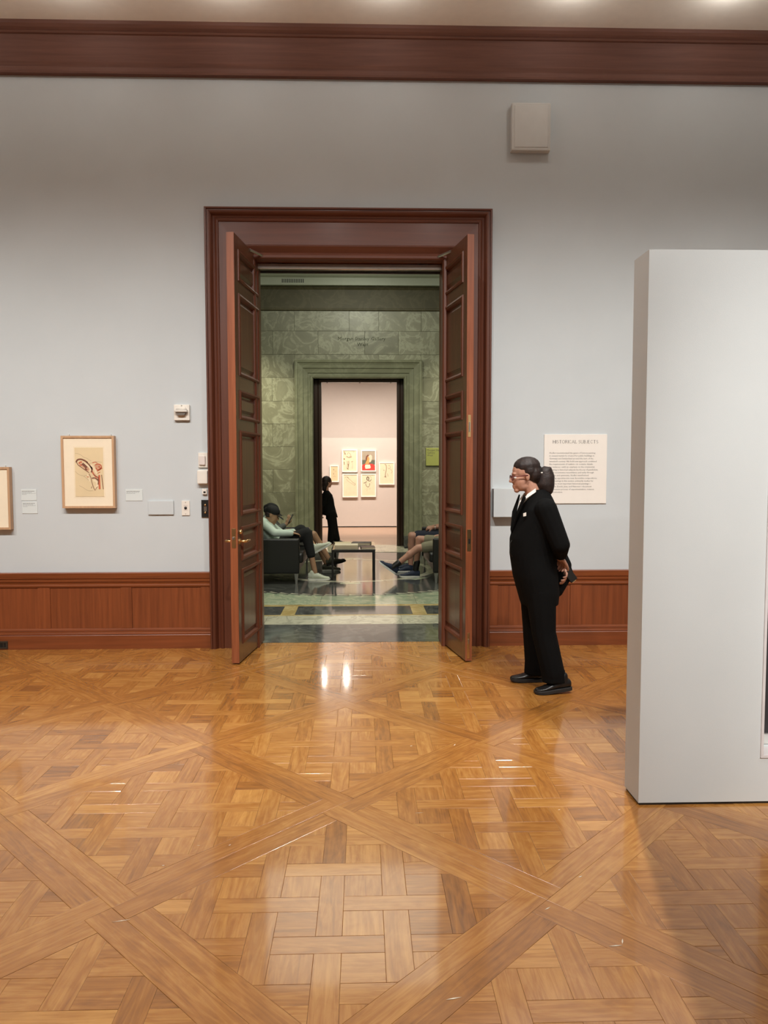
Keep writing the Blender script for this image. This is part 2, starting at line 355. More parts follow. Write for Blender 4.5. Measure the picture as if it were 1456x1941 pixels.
# wainscot: rails, stiles and panels as pieces
def wainscot(name, x0, x1, stiles, label):
    base = [(YW,.0),(YW-.035,.0),(YW-.035,.118),(YW-.032,.124),(YW-.038,.130),(YW-.036,.138),(YW-.026,.142),(YW-.026,.155),(YW-.030,.160),(YW-.028,.170),(YW-.018,.178),(YW,.178)]
    o = struct(name, MB().extrude_x(base, x0, x1), M_WAINX, label, 'wainscot')
    capp = [(YW,.535),(YW-.018,.535),(YW-.026,.545),(YW-.028,.555),(YW-.022,.562),(YW-.024,.575),(YW-.036,.590),(YW-.038,.612),(YW-.046,.618),(YW-.052,.640),(YW-.055,.662),(YW-.05,.668),(YW,.668)]
    obj('dado_rail', MB().extrude_x(capp, x0, x1), M_WAINX, o)
    edges = [x0]
    for a, b in stiles:
        obj('stile', B(a, b, YW-.018, YW, .178, .535), M_WAIN, o, .0015)
        if a-edges[-1] > .02: obj('panel', B(edges[-1]+.0015, a-.0015, YW-.012, YW, .178, .535), M_WAIN, o)
        edges.append(b)
    if x1-edges[-1] > .02: obj('panel', B(edges[-1]+.0015, x1, YW-.012, YW, .178, .535), M_WAIN, o)
    return o
wainscot('trim_2', -6, -1.315, [(-5.0,-4.9),(-4.30,-4.2),(-3.505,-3.405),(-2.807,-2.705),(-2.101,-2.005),(-1.41,-1.318)], 'reddish brown wainscot panelling left of the doorway')
wainscot('trim_3', 1.105, 6, [(1.106,1.186),(1.828,1.927),(2.57,2.67),(3.31,3.41),(4.05,4.15),(4.79,4.89)], 'reddish brown wainscot panelling behind the standing attendant')

# door surround
OX0, OX1, OZ = -.905, .69, 3.335
prof = [(0,-.19),(0,.022),(.010,.034),(.030,.036),(.040,.024),(.055,.016),(.075,.030),(.100,.048),(.110,.050),(.115,.040),(.300,.040),(.305,.050),(.318,.055),(.330,.046),
        (.336,.034),(.350,.040),(.362,.062),(.372,.074),(.385,.078),(.388,.066),(.396,.066),(.400,.078),(.410,.080),(.415,.074),(.415,0),(.2,0),(.2,-.19)]
cs = struct('trim_4', MB().casing(OX0, OX1, OZ, YW, prof, only=(1,)), M_MAHX, 'wide moulded mahogany surround of the double doorway', 'door surround')
# steel strip and shadow gap under the door head
for k in (0, 2): obj('jamb', MB().casing(OX0, OX1, OZ, YW, prof, only=(k,)), M_MAH, cs)
hs_ = obj('head_strip', B(OX0, OX1, 6.61, 6.69, 3.285, 3.33), M_STEEL, cs, .002)
obj('gap_shade', B(OX0, OX1, 6.69, 6.71, 3.270, 3.335), M_BLACK, cs)  # black strip stands in for the shade of the gap

# ------------------------------------------------------------------ door leaves
def leaf(name, hinge, free, th, side, label):
    """side=-1: body of the leaf lies to -x of its passage face (left leaf); built along local +x from hinge to free edge"""
    H = V((hinge[0], hinge[1], 0)); D = V((free[0]-hinge[0], free[1]-hinge[1], 0)); W = D.length
    ang = math.atan2(D.y, D.x)
    r = thing(name, label, 'door', H); r['kind'] = 'structure'; r.rotation_euler = (0, 0, ang)
    # local: x along leaf, y: passage face at y=0, thickness away from passage
    # left leaf direction is about -y world; its local +y is world +x (the passage side)
    s = -1 if side < 0 else 1            # thickness direction in local y
    y0, y1 = 0, s*th
    def bx(x0, x1, z0, z1, a, b): lo, hi = sorted((a, b)); return B(x0, x1, lo, hi, z0, z1)
    z0, z1 = .012, 3.385; st = .105
    zs = [.16, .745, .835, 1.085, 1.195, 1.855, 1.965, 2.175, 2.31, 2.93, 3.05, 3.27]
    core = bx(.01, W-.01, z0+.01, z1-.01, s*.022, s*(th-.022)); obj('core', core, M_DOOR, r, local=True)
    for a, b in ((0, st), (W-st, W)): obj('stile', bx(a, b, z0, z1, y0, y1), M_DOOR if b < W else M_DOOR, r, .003, local=True)
    obj('edge_lipping', bx(W, W+.004, z0, z1, y0+s*.001, y1-s*.001), M_EDGE, r, local=True)
    rails = [(z0, zs[0])]+[(zs[i], zs[i+1]) for i in range(1, 11, 2)]+[(zs[11], z1)]
    for a, b in rails: obj('rail', bx(st, W-st, a, b, y0+s*.001, y1-s*.001), M_DOORX, r, .002, local=True)
    for i in range(0, 12, 2):
        a, b = zs[i], zs[i+1]
        for face in (0, 1):
            f0 = 0 if face == 0 else th; dr = 1 if face == 0 else -1
            Y = lambda d: s*(f0+dr*d)
            # bolection moulding
            rs = []
            for o, d in ((-.012, .001), (-.010, -.008), (.004, -.012), (.018, -.004), (.026, .010), (.030, .020)):
                rs.append([(st+o, Y(d), a+o), (W-st-o, Y(d), a+o), (W-st-o, Y(d), b-o), (st+o, Y(d), b-o)])
            obj('moulding', MB().rings(rs, cap=False), M_EDGE if False else M_MAH, r, local=True)
            rs = []
            for o, d in ((.030, .019), (.045, .018), (.065, .008), (.067, .006)):
                rs.append([(st+o, Y(d), a+o), (W-st-o, Y(d), a+o), (W-st-o, Y(d), b-o), (st+o, Y(d), b-o)])
            mb = MB().rings(rs, cap=False); n = len(mb.v); mb.f.append((n-4, n-3, n-2, n-1)); obj('panel', mb, M_DOOR, r, local=True)
    return r, W, s
lf, LW, ls = leaf('door_1', (-.889, 6.695), (-.987, 5.92), .062, -1, 'open panelled mahogany door leaf with brass lever, on the left of the doorway')
rf, RW, rs_ = leaf('door_2', (.682, 6.695), (.822, 5.93), .056, 1, 'open panelled mahogany door leaf with brass edge bolts, on the right of the doorway')
# fittings: local coordinates of the leaf
lp = obj('lock_plate', B(LW+.004, LW+.007, -.048, -.014, .935, 1.09), M_BRASS, lf, .001, local=True)
obj('latch_bolt', B(LW+.005, LW+.016, -.040, -.022, 1.0, 1.025), M_STEEL, lp, .002, local=True)
for yy in (1, -1):
    a = .0 if yy > 0 else -.062
    h = obj('lever_handle', MB().tube([(LW-.045, a, .985), (LW-.045, a+yy*.05, .985)], .010).tube([(LW-.045, a+yy*.05, .985), (LW-.10, a+yy*.055, .987), (LW-.165, a+yy*.05, .985)], [.010, .009, .007]), M_BRASS, lf, smooth=True, local=True)
    obj('rose', MB().rings([[(LW-.045+.024*math.cos(t*PI/8), a+yy*d, .985+.024*math.sin(t*PI/8)) for t in range(16)] for d in (0, .008)]), M_BRASS, h, local=True)
obj('thumb_turn', MB().ell((LW-.045, .008, 1.06), (.018, .016, .018)), M_BRASS, lf, smooth=True, local=True)
ub = obj('flush_bolt', B(RW+.004, RW+.007, .012, .036, 1.81, 1.985), M_BRASS, rf, .001, local=True)
obj('slide', B(RW+.006, RW+.013, .019, .029, 1.85, 1.93), M_STEEL, ub, .002, local=True)
sp = obj('strike_plate', B(RW+.004, RW+.007, .010, .044, .90, 1.075), M_BRASS, rf, .001, local=True)
obj('latch_hole', B(RW+.006, RW+.0085, .020, .034, .96, 1.0), M_BLACK, sp, local=True)
lb = obj('flush_bolt', B(RW+.004, RW+.007, .014, .036, .03, .24), M_BRASS, rf, .001, local=True)
obj('slide', B(RW+.006, RW+.012, .020, .030, .15, .19), M_STEEL, lb, .002, local=True)
for hx, r, pts in ((0, 'left', [(-.93, 6.36, 3.375), (-.74, 6.62, 3.345)]), (1, 'right', [(.745, 6.36, 3.375), (.53, 6.62, 3.345)])):
    t = tag(obj('door_closer', MB().tube(pts, .011, 6), M_STEEL), f'thin steel closer arm over the {r} door leaf', 'door closer')
    obj('bracket', B(pts[1][0]-.05, pts[1][0]+.05, 6.60, 6.66, 3.335, 3.352), M_STEEL, t, .002)

# ------------------------------------------------------------------ PARQUET
LX, LY, LS = -.1188, 4.192, .786
fl = struct('floor', B(-6, 6, -4.2, 6.66, -.06, -.006), mat('floor_bed', (.10, .045, .018), .8), 'oak parquet floor of interlaced strips inside diagonal border planks', 'floor')
def clip(poly, nx, ny, d):
    out = []
    for i in range(len(poly)):
        a, b = poly[i], poly[(i+1) % len(poly)]; da = nx*a[0]+ny*a[1]-d; db = nx*b[0]+ny*b[1]-d
        if da <= 0: out.append(a)
        if (da < 0 < db) or (db < 0 < da):
            t = da/(da-db); out.append((a[0]+(b[0]-a[0])*t, a[1]+(b[1]-a[1])*t))
    return out
def area2(p): return sum(p[i][0]*p[(i+1)%len(p)][1]-p[(i+1)%len(p)][0]*p[i][1] for i in range(len(p)))/2
def inset(p, d):
    n = len(p); c = []
    for i in range(n):
        a, b = V(p[i]), V(p[(i+1)%n]); t = (b-a).normalized(); c.append((V((t.y, -t.x)), V((t.y, -t.x)).dot(a)-d))
    out = []
    for i in range(n):
        (n1, d1), (n2, d2) = c[i-1], c[i]; det = n1.x*n2.y-n1.y*n2.x
        if abs(det) < 1e-3: out.append(V(p[i])-n2*d); continue
        out.append(V(((d1*n2.y-d2*n1.y)/det, (n1.x*d2-n2.x*d1)/det)))
    return out
pieces = []
BW = .102; P_, W_ = .232, .09; A_ = LS/math.sqrt(2); RI = LS-BW*math.sqrt(2)
rnd = random.Random(11)
for ia in range(-8, 9):
    for ib in range(-7, 5):
        if (ia+ib) % 2: continue
        cx, cy = LX+ia*LS, LY+ib*LS
        raw = []
        for k in range(4):                     # border planks, pinwheel joints
            q = [(-A_, A_-BW), (A_-BW, A_-BW), (A_-BW, A_), (-A_, A_)]; th = PI/4+k*PI/2
            raw.append(([(x*math.cos(th)-y*math.sin(th), x*math.sin(th)+y*math.cos(th)) for x, y in q], th, .46+rnd.gauss(0, .07)))
        cells = []
        for i in range(-4, 5):
            for j in range(-4, 5):
                x, y = i*P_, j*P_
                if (i+j) % 2: cells.append(([(x-P_+W_/2, y-W_/2), (x+P_-W_/2, y-W_/2), (x+P_-W_/2, y+W_/2), (x-P_+W_/2, y+W_/2)], 0, .52+rnd.gauss(0, .09)))
                else: cells.append(([(x-W_/2, y-P_+W_/2), (x+W_/2, y-P_+W_/2), (x+W_/2, y+P_-W_/2), (x-W_/2, y+P_-W_/2)], PI/2, .46+rnd.gauss(0, .08)))
                h0, h1 = W_/2, P_-W_/2
                cells.append(([(x+h0, y+h0), (x+h1, y+h0), (x+h1, y+h1), (x+h0, y+h1)], rnd.choice((0, PI/2)), .50+rnd.gauss(0, .11)))
        for q, th, tone in cells:
            for nx, ny in ((1,1),(1,-1),(-1,1),(-1,-1)):
                if q: q = clip(q, nx, ny, RI)
            if len(q) >= 3: raw.append((q, th, tone))
        for q, th, tone in raw:
            q = [(x+cx, y+cy) for x, y in q]
            for nx, ny, d in ((0,1,6.655),(0,-1,1.2),(1,0,5.6),(-1,0,5.6)):
                if q: q = clip(q, nx, ny, d)
            cl = []
            for pnt in q:
                if not cl or (V(pnt)-V(cl[-1])).length > .004: cl.append(pnt)
            if len(cl) > 2 and (V(cl[0])-V(cl[-1])).length < .004: cl.pop()
            if len(cl) >= 3 and area2(cl) > .0006: pieces.append((cl, th, tone))
def px_area(q):
    pts = []
    for x, y in q:
        d = V((x, y, -CAM_H)); z = d.dot(fw)
        if z < .3: return 0
        pts.append((728+FPX*d.dot(rt2)/z, 970.5-FPX*d.dot(up2)/z))
    mx = sum(a for a, b in pts)/len(pts); my = sum(b for a, b in pts)/len(pts)
    if not (0 < mx < 1456 and 1200 < my < 1941): return 0
    if mx > 1190 and my < 1520: return 0
    return abs(area2(pts))
pieces.sort(key=lambda t: -px_area(t[0]))
def piece_geom(q, th, off, tone):
    """prism with a chamfered top, open joint around it; returns verts, faces, uvs per vertex"""
    o = inset(q, .0004); i = inset(q, .0013)
    if area2([tuple(v) for v in i]) <= 0: i = o
    n = len(o); zt = -rnd.random()*.0005; tx, ty = rnd.gauss(0, .0006), rnd.gauss(0, .0006); c = sum(o, V((0,0)))/n
    z = lambda v: zt+(v.x-c.x)*tx+(v.y-c.y)*ty
    vs = [(v.x-off.x, v.y-off.y, -.006) for v in o]+[(v.x-off.x, v.y-off.y, z(v)-.0004) for v in o]+[(v.x-off.x, v.y-off.y, z(v)) for v in i]
    fs = [(a, (a+1)%n, n+(a+1)%n, n+a) for a in range(n)]+[(n+a, n+(a+1)%n, 2*n+(a+1)%n, 2*n+a) for a in range(n)]+[tuple(range(2*n, 3*n))]
    u0, v0 = rnd.random()*40, rnd.random()*40; ct, st = math.cos(th), math.sin(th)
    uv = []
    for v in list(o)+list(o)+list(i):
        d = v-c; uv.append((u0+d.x*ct+d.y*st, v0-d.x*st+d.y*ct))
    return vs, fs, uv
def piece_mesh(parts):
    vs, fs, uv, tn = [], [], [], []
    for (a, b, c, t) in parts:
        o = len(vs); vs += a; fs += [tuple(k+o for k in f) for f in b]; uv += c; tn += [t]*len(a)
    me = bpy.data.meshes.new('mesh'); me.from_pydata(vs, [], fs)
    l = me.uv_layers.new(name='grain'); at = me.attributes.new('tone', 'FLOAT', 'POINT'); at.data.foreach_set('value', tn)
    flat = []
    for lp_ in me.loops: flat += uv[lp_.vertex_index]
    l.data.foreach_set('uv', flat); me.materials.append(M_PARQ); return me
rest = []
for k, (q, th, tone) in enumerate(pieces):
    tone = min(.95, max(.08, tone))
    if k < 300 and px_area(q) > 0:
        c = V((sum(a for a, b in q)/len(q), sum(b for a, b in q)/len(q)))
        vs, fs, uv = piece_geom(q, th, c, tone); o = link('parquet_block', piece_mesh([(vs, fs, uv, tone)]), None, fl); o.location = (c.x, c.y, 0)
    else: rest.append((*piece_geom(q, th, V((0, 0)), tone), tone))
tag(link('parquet_field', piece_mesh(rest), None, fl), kind='stuff')

sm = MB(); sr = random.Random(5)     # pale scuffs and flecks on the varnish
for x, y, L, a in ((-.845,2.54,.062,.25),(.83,2.353,.05,.1),(.86,2.375,.03,1.2),(.834,2.769,.02,.5),(.518,4.147,.03,1.1),(.27,4.138,.015,.3),(-.69,3.054,.014,0),(-.56,3.054,.012,.8),(.266,2.125,.05,.2),(.657,2.567,.03,.6),(-.795,2.9,.012,0),(.254,3.319,.04,.1),(.90,3.33,.014,.4)):
    for k in range(1):
        w_ = sr.uniform(.0012, .003); c, s_ = math.cos(a+k*.5), math.sin(a+k*.5); ox, oy = x+k*.012, y+k*.01
        sm.prism([(ox-c*L/2, oy-s_*L/2), (ox+s_*w_, oy-c*w_), (ox+c*L/2, oy+s_*L/2), (ox-s_*w_, oy+c*w_)], .0003, .0007)
tag(obj('scuff_marks', sm, mat('pale_scuff', (.72, .62, .48), .8), fl), kind='stuff')

# ------------------------------------------------------------------ WALL FITTINGS
def bevbox(name, x0, x1, z0, z1, d, m, label, cat, bev=.004, y=YW):
    return tag(obj(name, B(x0, x1, y-d, y, z0, z1), m, None, bev, 2), label, cat)
def screw(parent, x, z, y, r=.006, m=M_STEEL): obj('screw', MB().ell((x, y, z), (r, .003, r), n=8, m=5), m, parent, smooth=True)
# loudspeaker box
t = bevbox('wall_speaker', 1.262, 1.593, 4.235, 4.625, .07, M_GREYP, 'grey square loudspeaker box high on the wall', 'speaker', .012)
obj('grille_face', B(1.285, 1.570, YW-.074, YW-.069, 4.258, 4.602), M_GREYP, t, .004)
# strobe
t = bevbox('alarm_strobe', -1.61, -1.478, 1.975, 2.108, .03, M_WHITE, 'square white fire alarm strobe left of the doorway', 'alarm', .005)
obj('lens', MB().slabxz([(-1.598,2.042),(-1.598,2.062),(-1.575,2.066),(-1.513,2.066),(-1.49,2.062),(-1.49,2.042)], YW-.07, YW-.03), mat('strobe_lens', (.72, .68, .62), .12), t, .004)
obj('reflector', MB().slabxz([(-1.592,2.04),(-1.496,2.04),(-1.515,2.012),(-1.573,2.012)], YW-.058, YW-.03), M_STEEL, t, .004)
obj('upper_housing', MB().slabxz([(-1.592,2.068),(-1.575,2.088),(-1.513,2.088),(-1.496,2.068)], YW-.05, YW-.03), M_WHITE, t, .003)
screw(t, -1.544, 2.099, YW-.031)
# control boxes beside the casing
t = bevbox('control_plate', -1.412, -1.333, 1.572, 1.698, .02, M_WHITE, 'white wall plate with raised square cover, topmost of the controls beside the casing', 'switch')
obj('cover', B(-1.402, -1.350, YW-.036, YW-.02, 1.592, 1.672), mat('cover_plastic', (.74, .66, .62), .4), t, .004)
t = bevbox('sensor_box', -1.418, -1.330, 1.433, 1.545, .05, M_WHITE, 'thick white sensor box under the white wall plate', 'sensor', .008)
obj('back_plate', B(-1.420, -1.328, YW-.006, YW, 1.425, 1.55), M_WHITE, t)
t = bevbox('small_sensor', -1.383, -1.342, 1.34, 1.388, .022, M_WHITE, 'tiny white sensor between the sensor box and the black switch plate', 'sensor', .006)
obj('window', B(-1.372, -1.353, YW-.024, YW-.021, 1.352, 1.366), M_BLACK, t)
t = bevbox('key_switch', -1.394, -1.326, 1.142, 1.292, .012, M_BLACK, 'narrow black switch plate with two small buttons', 'switch', .003)
for z in (1.248, 1.182): obj('button', MB().ell((-1.36, YW-.013, z), (.010, .008, .010), n=10, m=6), M_BRASS, t, smooth=True)
obj('slot', B(-1.372, -1.348, YW-.0135, YW-.0115, 1.195, 1.235), M_STEEL, t)
t = bevbox('outlet_plate', -1.563, -1.495, 1.158, 1.285, .010, M_WHITE, 'white wall plate with one round black jack', 'outlet', .003)
obj('jack', MB().ell((-1.529, YW-.011, 1.222), (.013, .008, .013), n=12, m=6), M_BLACK, t, smooth=True)
obj('insert', B(-1.545, -1.513, YW-.0115, YW-.009, 1.20, 1.25), mat('insert_plastic', (.70, .62, .55), .4), t)
screw(t, -1.529, 1.270, YW-.0105, .004); screw(t, -1.529, 1.172, YW-.0105, .004)
t = bevbox('access_plate', -1.85, -1.632, 1.166, 1.285, .016, M_WALL, 'blank grey access plate painted like the wall, left of the outlet', 'cover plate', .004)
t = bevbox('wall_shelf_box', 1.130, 1.45, 1.14, 1.385, .09, M_WALL, 'grey wall box partly hidden behind the standing attendant', 'wall box', .004)
# floor vent in the baseboard
t = thing('floor_vent', 'dark metal vent grille set in the left baseboard', 'vent', (-3.2, YW-.036, .012))
obj('frame', MB().casing(-3.36, -3.082, .062, YW-.035, [(0,.002),(0,.008),(.012,.008),(.014,0)], .024, True), mat('vent_metal', (.10, .095, .08), .35, .8), t)
obj('backing', B(-3.36, -3.082, YW-.0375, YW-.035, .024, .062), M_BLACK, t)
for k in range(9): obj('fin', B(-3.355+k*.031, -3.349+k*.031, YW-.041, YW-.036, .024, .062), mat('vent_metal', (.1,.1,.1)), t)

# labels
def text_mesh(body, size, x, z, y, align='LEFT', spacing=1.0, extr=0):
    c = bpy.data.curves.new('text', 'FONT'); c.body = body; c.size = size; c.align_x = align; c.space_line = spacing; c.resolution_u = 1; c.extrude = extr
    o = bpy.data.objects.new('text', c); COL.objects.link(o); bpy.context.view_layer.update()
    me = bpy.data.meshes.new_from_object(o.evaluated_get(bpy.context.evaluated_depsgraph_get()))
    bpy.data.objects.remove(o); bpy.data.curves.remove(c); me.materials.clear()
    me.transform(Matrix.Translation((x, y, z)) @ Matrix.Rotation(PI/2, 4, 'X')); return me
def text_obj(name, body, size, x, z, y, m, parent, **k):
    me = text_mesh(body, size, x, z, y, **k); off = ROOT.get(parent.name, V((0,0,0)))
    me.transform(Matrix.Translation(-off)); return link(name, me, m, parent)
def card(x0, x1, z0, z1, label, lines):
    t = tag(obj('wall_label', B(x0, x1, YW-.004, YW, z0, z1), M_LABEL, None, .0008), label, 'label')
    zz = z1-.016
    for i, wd in enumerate(lines):
        mb = MB(); xx = x0+.008
        while xx < x0+.008+wd*(x1-x0-.02):
            ww = rnd.uniform(.006, .016); mb.box(xx, min(xx+ww, x1-.006), YW-.0046, YW-.0038, zz-.0035, zz); xx += ww+.003
        obj('print_line', mb, M_TEXT if i == 0 else mat('faint_print', (.36, .38, .38), .9), t); zz -= .009
card(-2.931, -2.80, 1.29, 1.388, 'pale label card beside the edge picture, upper of two', (.9, .7, .95, .3))
card(-2.925, -2.795, 1.178, 1.283, 'pale label card beside the edge picture, lower of two', (.9, .7, .95, .3))
card(-2.042, -1.898, 1.285, 1.385, 'pale label card between the framed portrait and the access plate', (.9, .8, .5))

# serif capitals for the panel heading
GL = {'H': [[(0,0),(0,1)],[(.7,0),(.7,1)],[(0,.5),(.7,.5)]], 'I': [[(0,0),(0,1)]], 'S': [[(.5,.85),(.28,1),(.05,.85),(.08,.62),(.45,.42),(.52,.17),(.28,0),(0,.15)]],
      'T': [[(.35,0),(.35,1)],[(0,1),(.7,1)]], 'O': [[(.4,1),(.1,.85),(0,.5),(.1,.15),(.4,0),(.7,.15),(.8,.5),(.7,.85),(.4,1)]],
      'R': [[(0,0),(0,1)],[(0,1),(.4,.97),(.5,.75),(.4,.53),(0,.5)],[(.3,.5),(.62,0)]], 'C': [[(.68,.82),(.4,1),(.1,.85),(0,.5),(.1,.15),(.4,0),(.68,.18)]],
      'A': [[(0,0),(.38,1)],[(.38,1),(.76,0)],[(.14,.35),(.62,.35)]], 'L': [[(0,0),(0,1)],[(0,0),(.5,0)],[(.5,0),(.5,.2)]], 'U': [[(0,1),(0,.3),(.12,.04),(.35,0),(.58,.04),(.7,.3),(.7,1)]],
      'B': [[(0,0),(0,1)],[(0,1),(.4,.97),(.48,.77),(.38,.55),(0,.53)],[(.3,.54),(.55,.42),(.55,.14),(.4,.02),(0,0)]], 'J': [[(.25,1),(.25,.2),(.15,0),(0,.02)]],
      'E': [[(0,0),(0,1)],[(0,1),(.52,1)],[(0,.5),(.42,.5)],[(0,0),(.55,0)]]}
GW = {'H': .7, 'I': 0, 'S': .52, 'T': .7, 'O': .8, 'R': .62, 'C': .68, 'A': .76, 'L': .5, 'U': .7, 'B': .55, 'J': .25, 'E': .55}
def serif_text(s, xc, z, h, y):
    wd = sum((GW[c] if c != ' ' else .2)+.31 for c in s)*h; x = xc-wd/2; mb = MB()
    for c in s:
        if c == ' ': x += .42*h; continue
        for st in GL[c]:
            vert = abs(st[-1][1]-st[0][1]) > .9 and abs(st[-1][0]-st[0][0]) < .05
            P = st
            mb.stroke(P, (.15 if vert else .09)*h, y, (x, z), (h, h))
            if vert or c in 'AU':
                for e in (st[0], st[-1]):
                    if e[1] in (0, 1): mb.stroke([(e[0]-.14, e[1]), (e[0]+.14, e[1])], .06*h, y, (x, z), (h, h))
        x += (GW[c]+.31)*h
    return mb
t = tag(obj('text_panel', B(1.583, 2.135, YW-.012, YW, 1.252, 1.855), M_PANELW, None, .001), 'large cream text panel headed Historical Subjects', 'text panel')
obj('heading', serif_text('HISTORICAL SUBJECTS', 1.862, 1.778, .0255, YW-.0128), M_TEXT, t)
body = ['Hodler revolutionized the genre of history painting', 'in several murals he created for public buildings in', 'Germany and Switzerland around the turn of the', 'twentieth century. His bold new approach combined',
        'the requirements of realism\u2014in costume details,', 'for instance\u2014with an emphasis on the ornamental.', 'Drawing in historical subjects his theory of parallelism,', 'which accentuates resemblance and unity through',
        'posture and symmetry, Hodler transformed', 'seeming opposites into new decorative compositions.', 'The drawings in this section, primarily studies for', 'his three most important historical paintings\u2014',
        'those in Zurich, Jena, and Hanover\u2014document', 'his extensive process of experimentation, revision,', 'and correction.']
for i, s in enumerate(body):
    text_obj('print_line', s, .0195, 1.628, 1.690-i*.0262*.93-.003, YW-.0128, M_TEXT, t)

# ------------------------------------------------------------------ FRAMED PICTURES
def framed(x0, x1, z0, z1, fw_, y, depth, label, m_frame, m_mat, name='framed_picture', group=None):
    t = thing(name, label, 'picture', ((x0+x1)/2, y, z0), group)
    prof = [(0,.0),(0,depth-.006),(-.0,depth),(fw_,depth),(fw_,.004)]
    obj('frame', MB().casing(x0+fw_, x1-fw_, z1-fw_, y, prof, z0+fw_, True), m_frame, t)
    obj('mat_board', B(x0+fw_, x1-fw_, y-depth+.010, y-.004, z0+fw_, z1-fw_), m_mat, t)
    return t
t = framed(-2.563, -2.116, 1.226, 1.842, .018, YW, .056, 'maple framed chalk portrait of a reclining person in a wide cream mat', M_FRAMEW, M_CREAM)
X0, X1, Z0, Z1 = -2.452, -2.212, 1.325, 1.742           # sheet
yp = YW-.0485
sh = obj('drawing_sheet', B(X0, X1, yp, yp+.002, Z0, Z1), M_TAN, t)
obj('mat_bevel', MB().casing(X0-.006, X1+.006, Z1+.006, YW-.0458, [(0,0),(0,.0012),(.003,.0012),(.003,0)], Z0-.006, True), M_PAPER, t)
def dz(pts): return [((x-372)/638, 1-(y-430)/1045) for x, y in pts]       # sheet-relative positions of the chalk lines
def draw(parent, m, items, org, size, y):
    mb = MB()
    for pts, wd in items: mb.stroke(pts, wd, y, org, size)
    return tag(obj('chalk_lines', mb, m, parent), kind='stuff')
S1 = (X1-X0, Z1-Z0)
draw(sh, M_PENCIL, [(dz(p), .0024) for p in ([(390,555),(450,560),(520,590),(580,635),(640,655),(745,720)], [(375,745),(410,760)], [(380,930),(430,985),(500,1020),(570,1040),(680,1130)], [(620,1330),(680,1355),(770,1350)], [(700,775),(780,745),(860,730),(985,745)], [(460,1240),(540,1280),(620,1330)], [(570,1040),(640,1020),(680,1050),(660,1075)])], (X0, Z0), S1, yp-.0004)
M_FLESH = mat('flesh_wash', (.60, .33, .20), .9)
draw(sh, M_FLESH, [(dz([(470,790),(540,800),(620,860),(680,920)]), (.020, .036)), (dz([(830,850),(880,830),(950,830)]), .040), (dz([(910,1010),(915,1150),(920,1300)]), .017), (dz([(730,900),(780,980),(850,1060)]), .016)], (X0, Z0), S1, yp-.0004)
draw(sh, M_SEPIA, [(dz([(405,740),(440,690),(520,680),(600,710),(660,750)]), .013), (dz([(410,730),(450,800),(520,850),(590,900),(690,965)]), .006), (dz([(540,770),(590,810),(640,860)]), .022), (dz([(600,880),(650,905)]), .012), (dz([(640,740),(690,790),(730,840),(760,900)]), .010),
     (dz([(720,830),(760,880),(740,960)]), .011), (dz([(690,985),(730,1080),(750,1180),(790,1300),(820,1345)]), .005), (dz([(750,1085),(820,1080),(890,1130)]), .010), (dz([(890,1050),(895,1150),(885,1220)]), .009), (dz([(970,1010),(980,1130),(1000,1320)]), .006), (dz([(790,1000),(840,1040),(880,1050)]), .006), (dz([(830,1330),(850,1280),(880,1270)]), .004), (dz([(730,1300),(745,1260)]), .004)], (X0, Z0), S1, yp-.0008)
draw(sh, M_RED, [(dz([(460,770),(500,740),(540,740)]), .012), (dz([(500,820),(520,790)]), .012), (dz([(830,800),(880,780),(930,790),(970,830),(940,880),(880,900),(840,860)]), .009), (dz([(900,830),(930,840),(910,860)]), .008), (dz([(870,930),(930,900),(985,860)]), .010),
     (dz([(920,1020),(915,1150),(920,1320)]), .014), (dz([(760,930),(800,1010),(870,1080)]), .009), (dz([(770,760),(830,740),(880,760)]), .006), (dz([(640,1050),(680,1060)]), .006), (dz([(880,980),(940,950)]), .006)], (X0, Z0), S1, yp-.0006)
draw(sh, M_PAPER, [(dz([(540,760),(620,790),(700,850),(720,930)]), .010), (dz([(740,800),(800,870),(860,980)]), .012), (dz([(780,1130),(840,1150),(870,1220),(830,1290)]), .014), (dz([(650,1000),(680,1080),(700,1150)]), .008)], (X0, Z0), S1, yp-.0005)
for hx in (-2.515, -2.16): obj('hanging_clip', B(hx-.008, hx+.008, YW-.012, YW, 1.842, 1.856), M_GREYP, t)
t = framed(-3.50, -3.003, 1.045, 1.578, .018, YW, .056, 'maple framed picture cut off by the image edge', M_FRAMEW, M_CREAM)
e = obj('drawing_sheet', B(-3.40, -3.13, YW-.0485, YW-.0455, 1.16, 1.47), M_TAN, t)
draw(e, M_SEPIA, [([(.2,.8),(.5,.7),(.7,.4),(.4,.2)], .004), ([(.3,.5),(.5,.55),(.8,.3)], .003)], (-3.40, 1.16), (.27, .31), YW-.0489)
obj('hanging_clip', B(-3.068, -3.052, YW-.012, YW, 1.578, 1.592), M_GREYP, t)

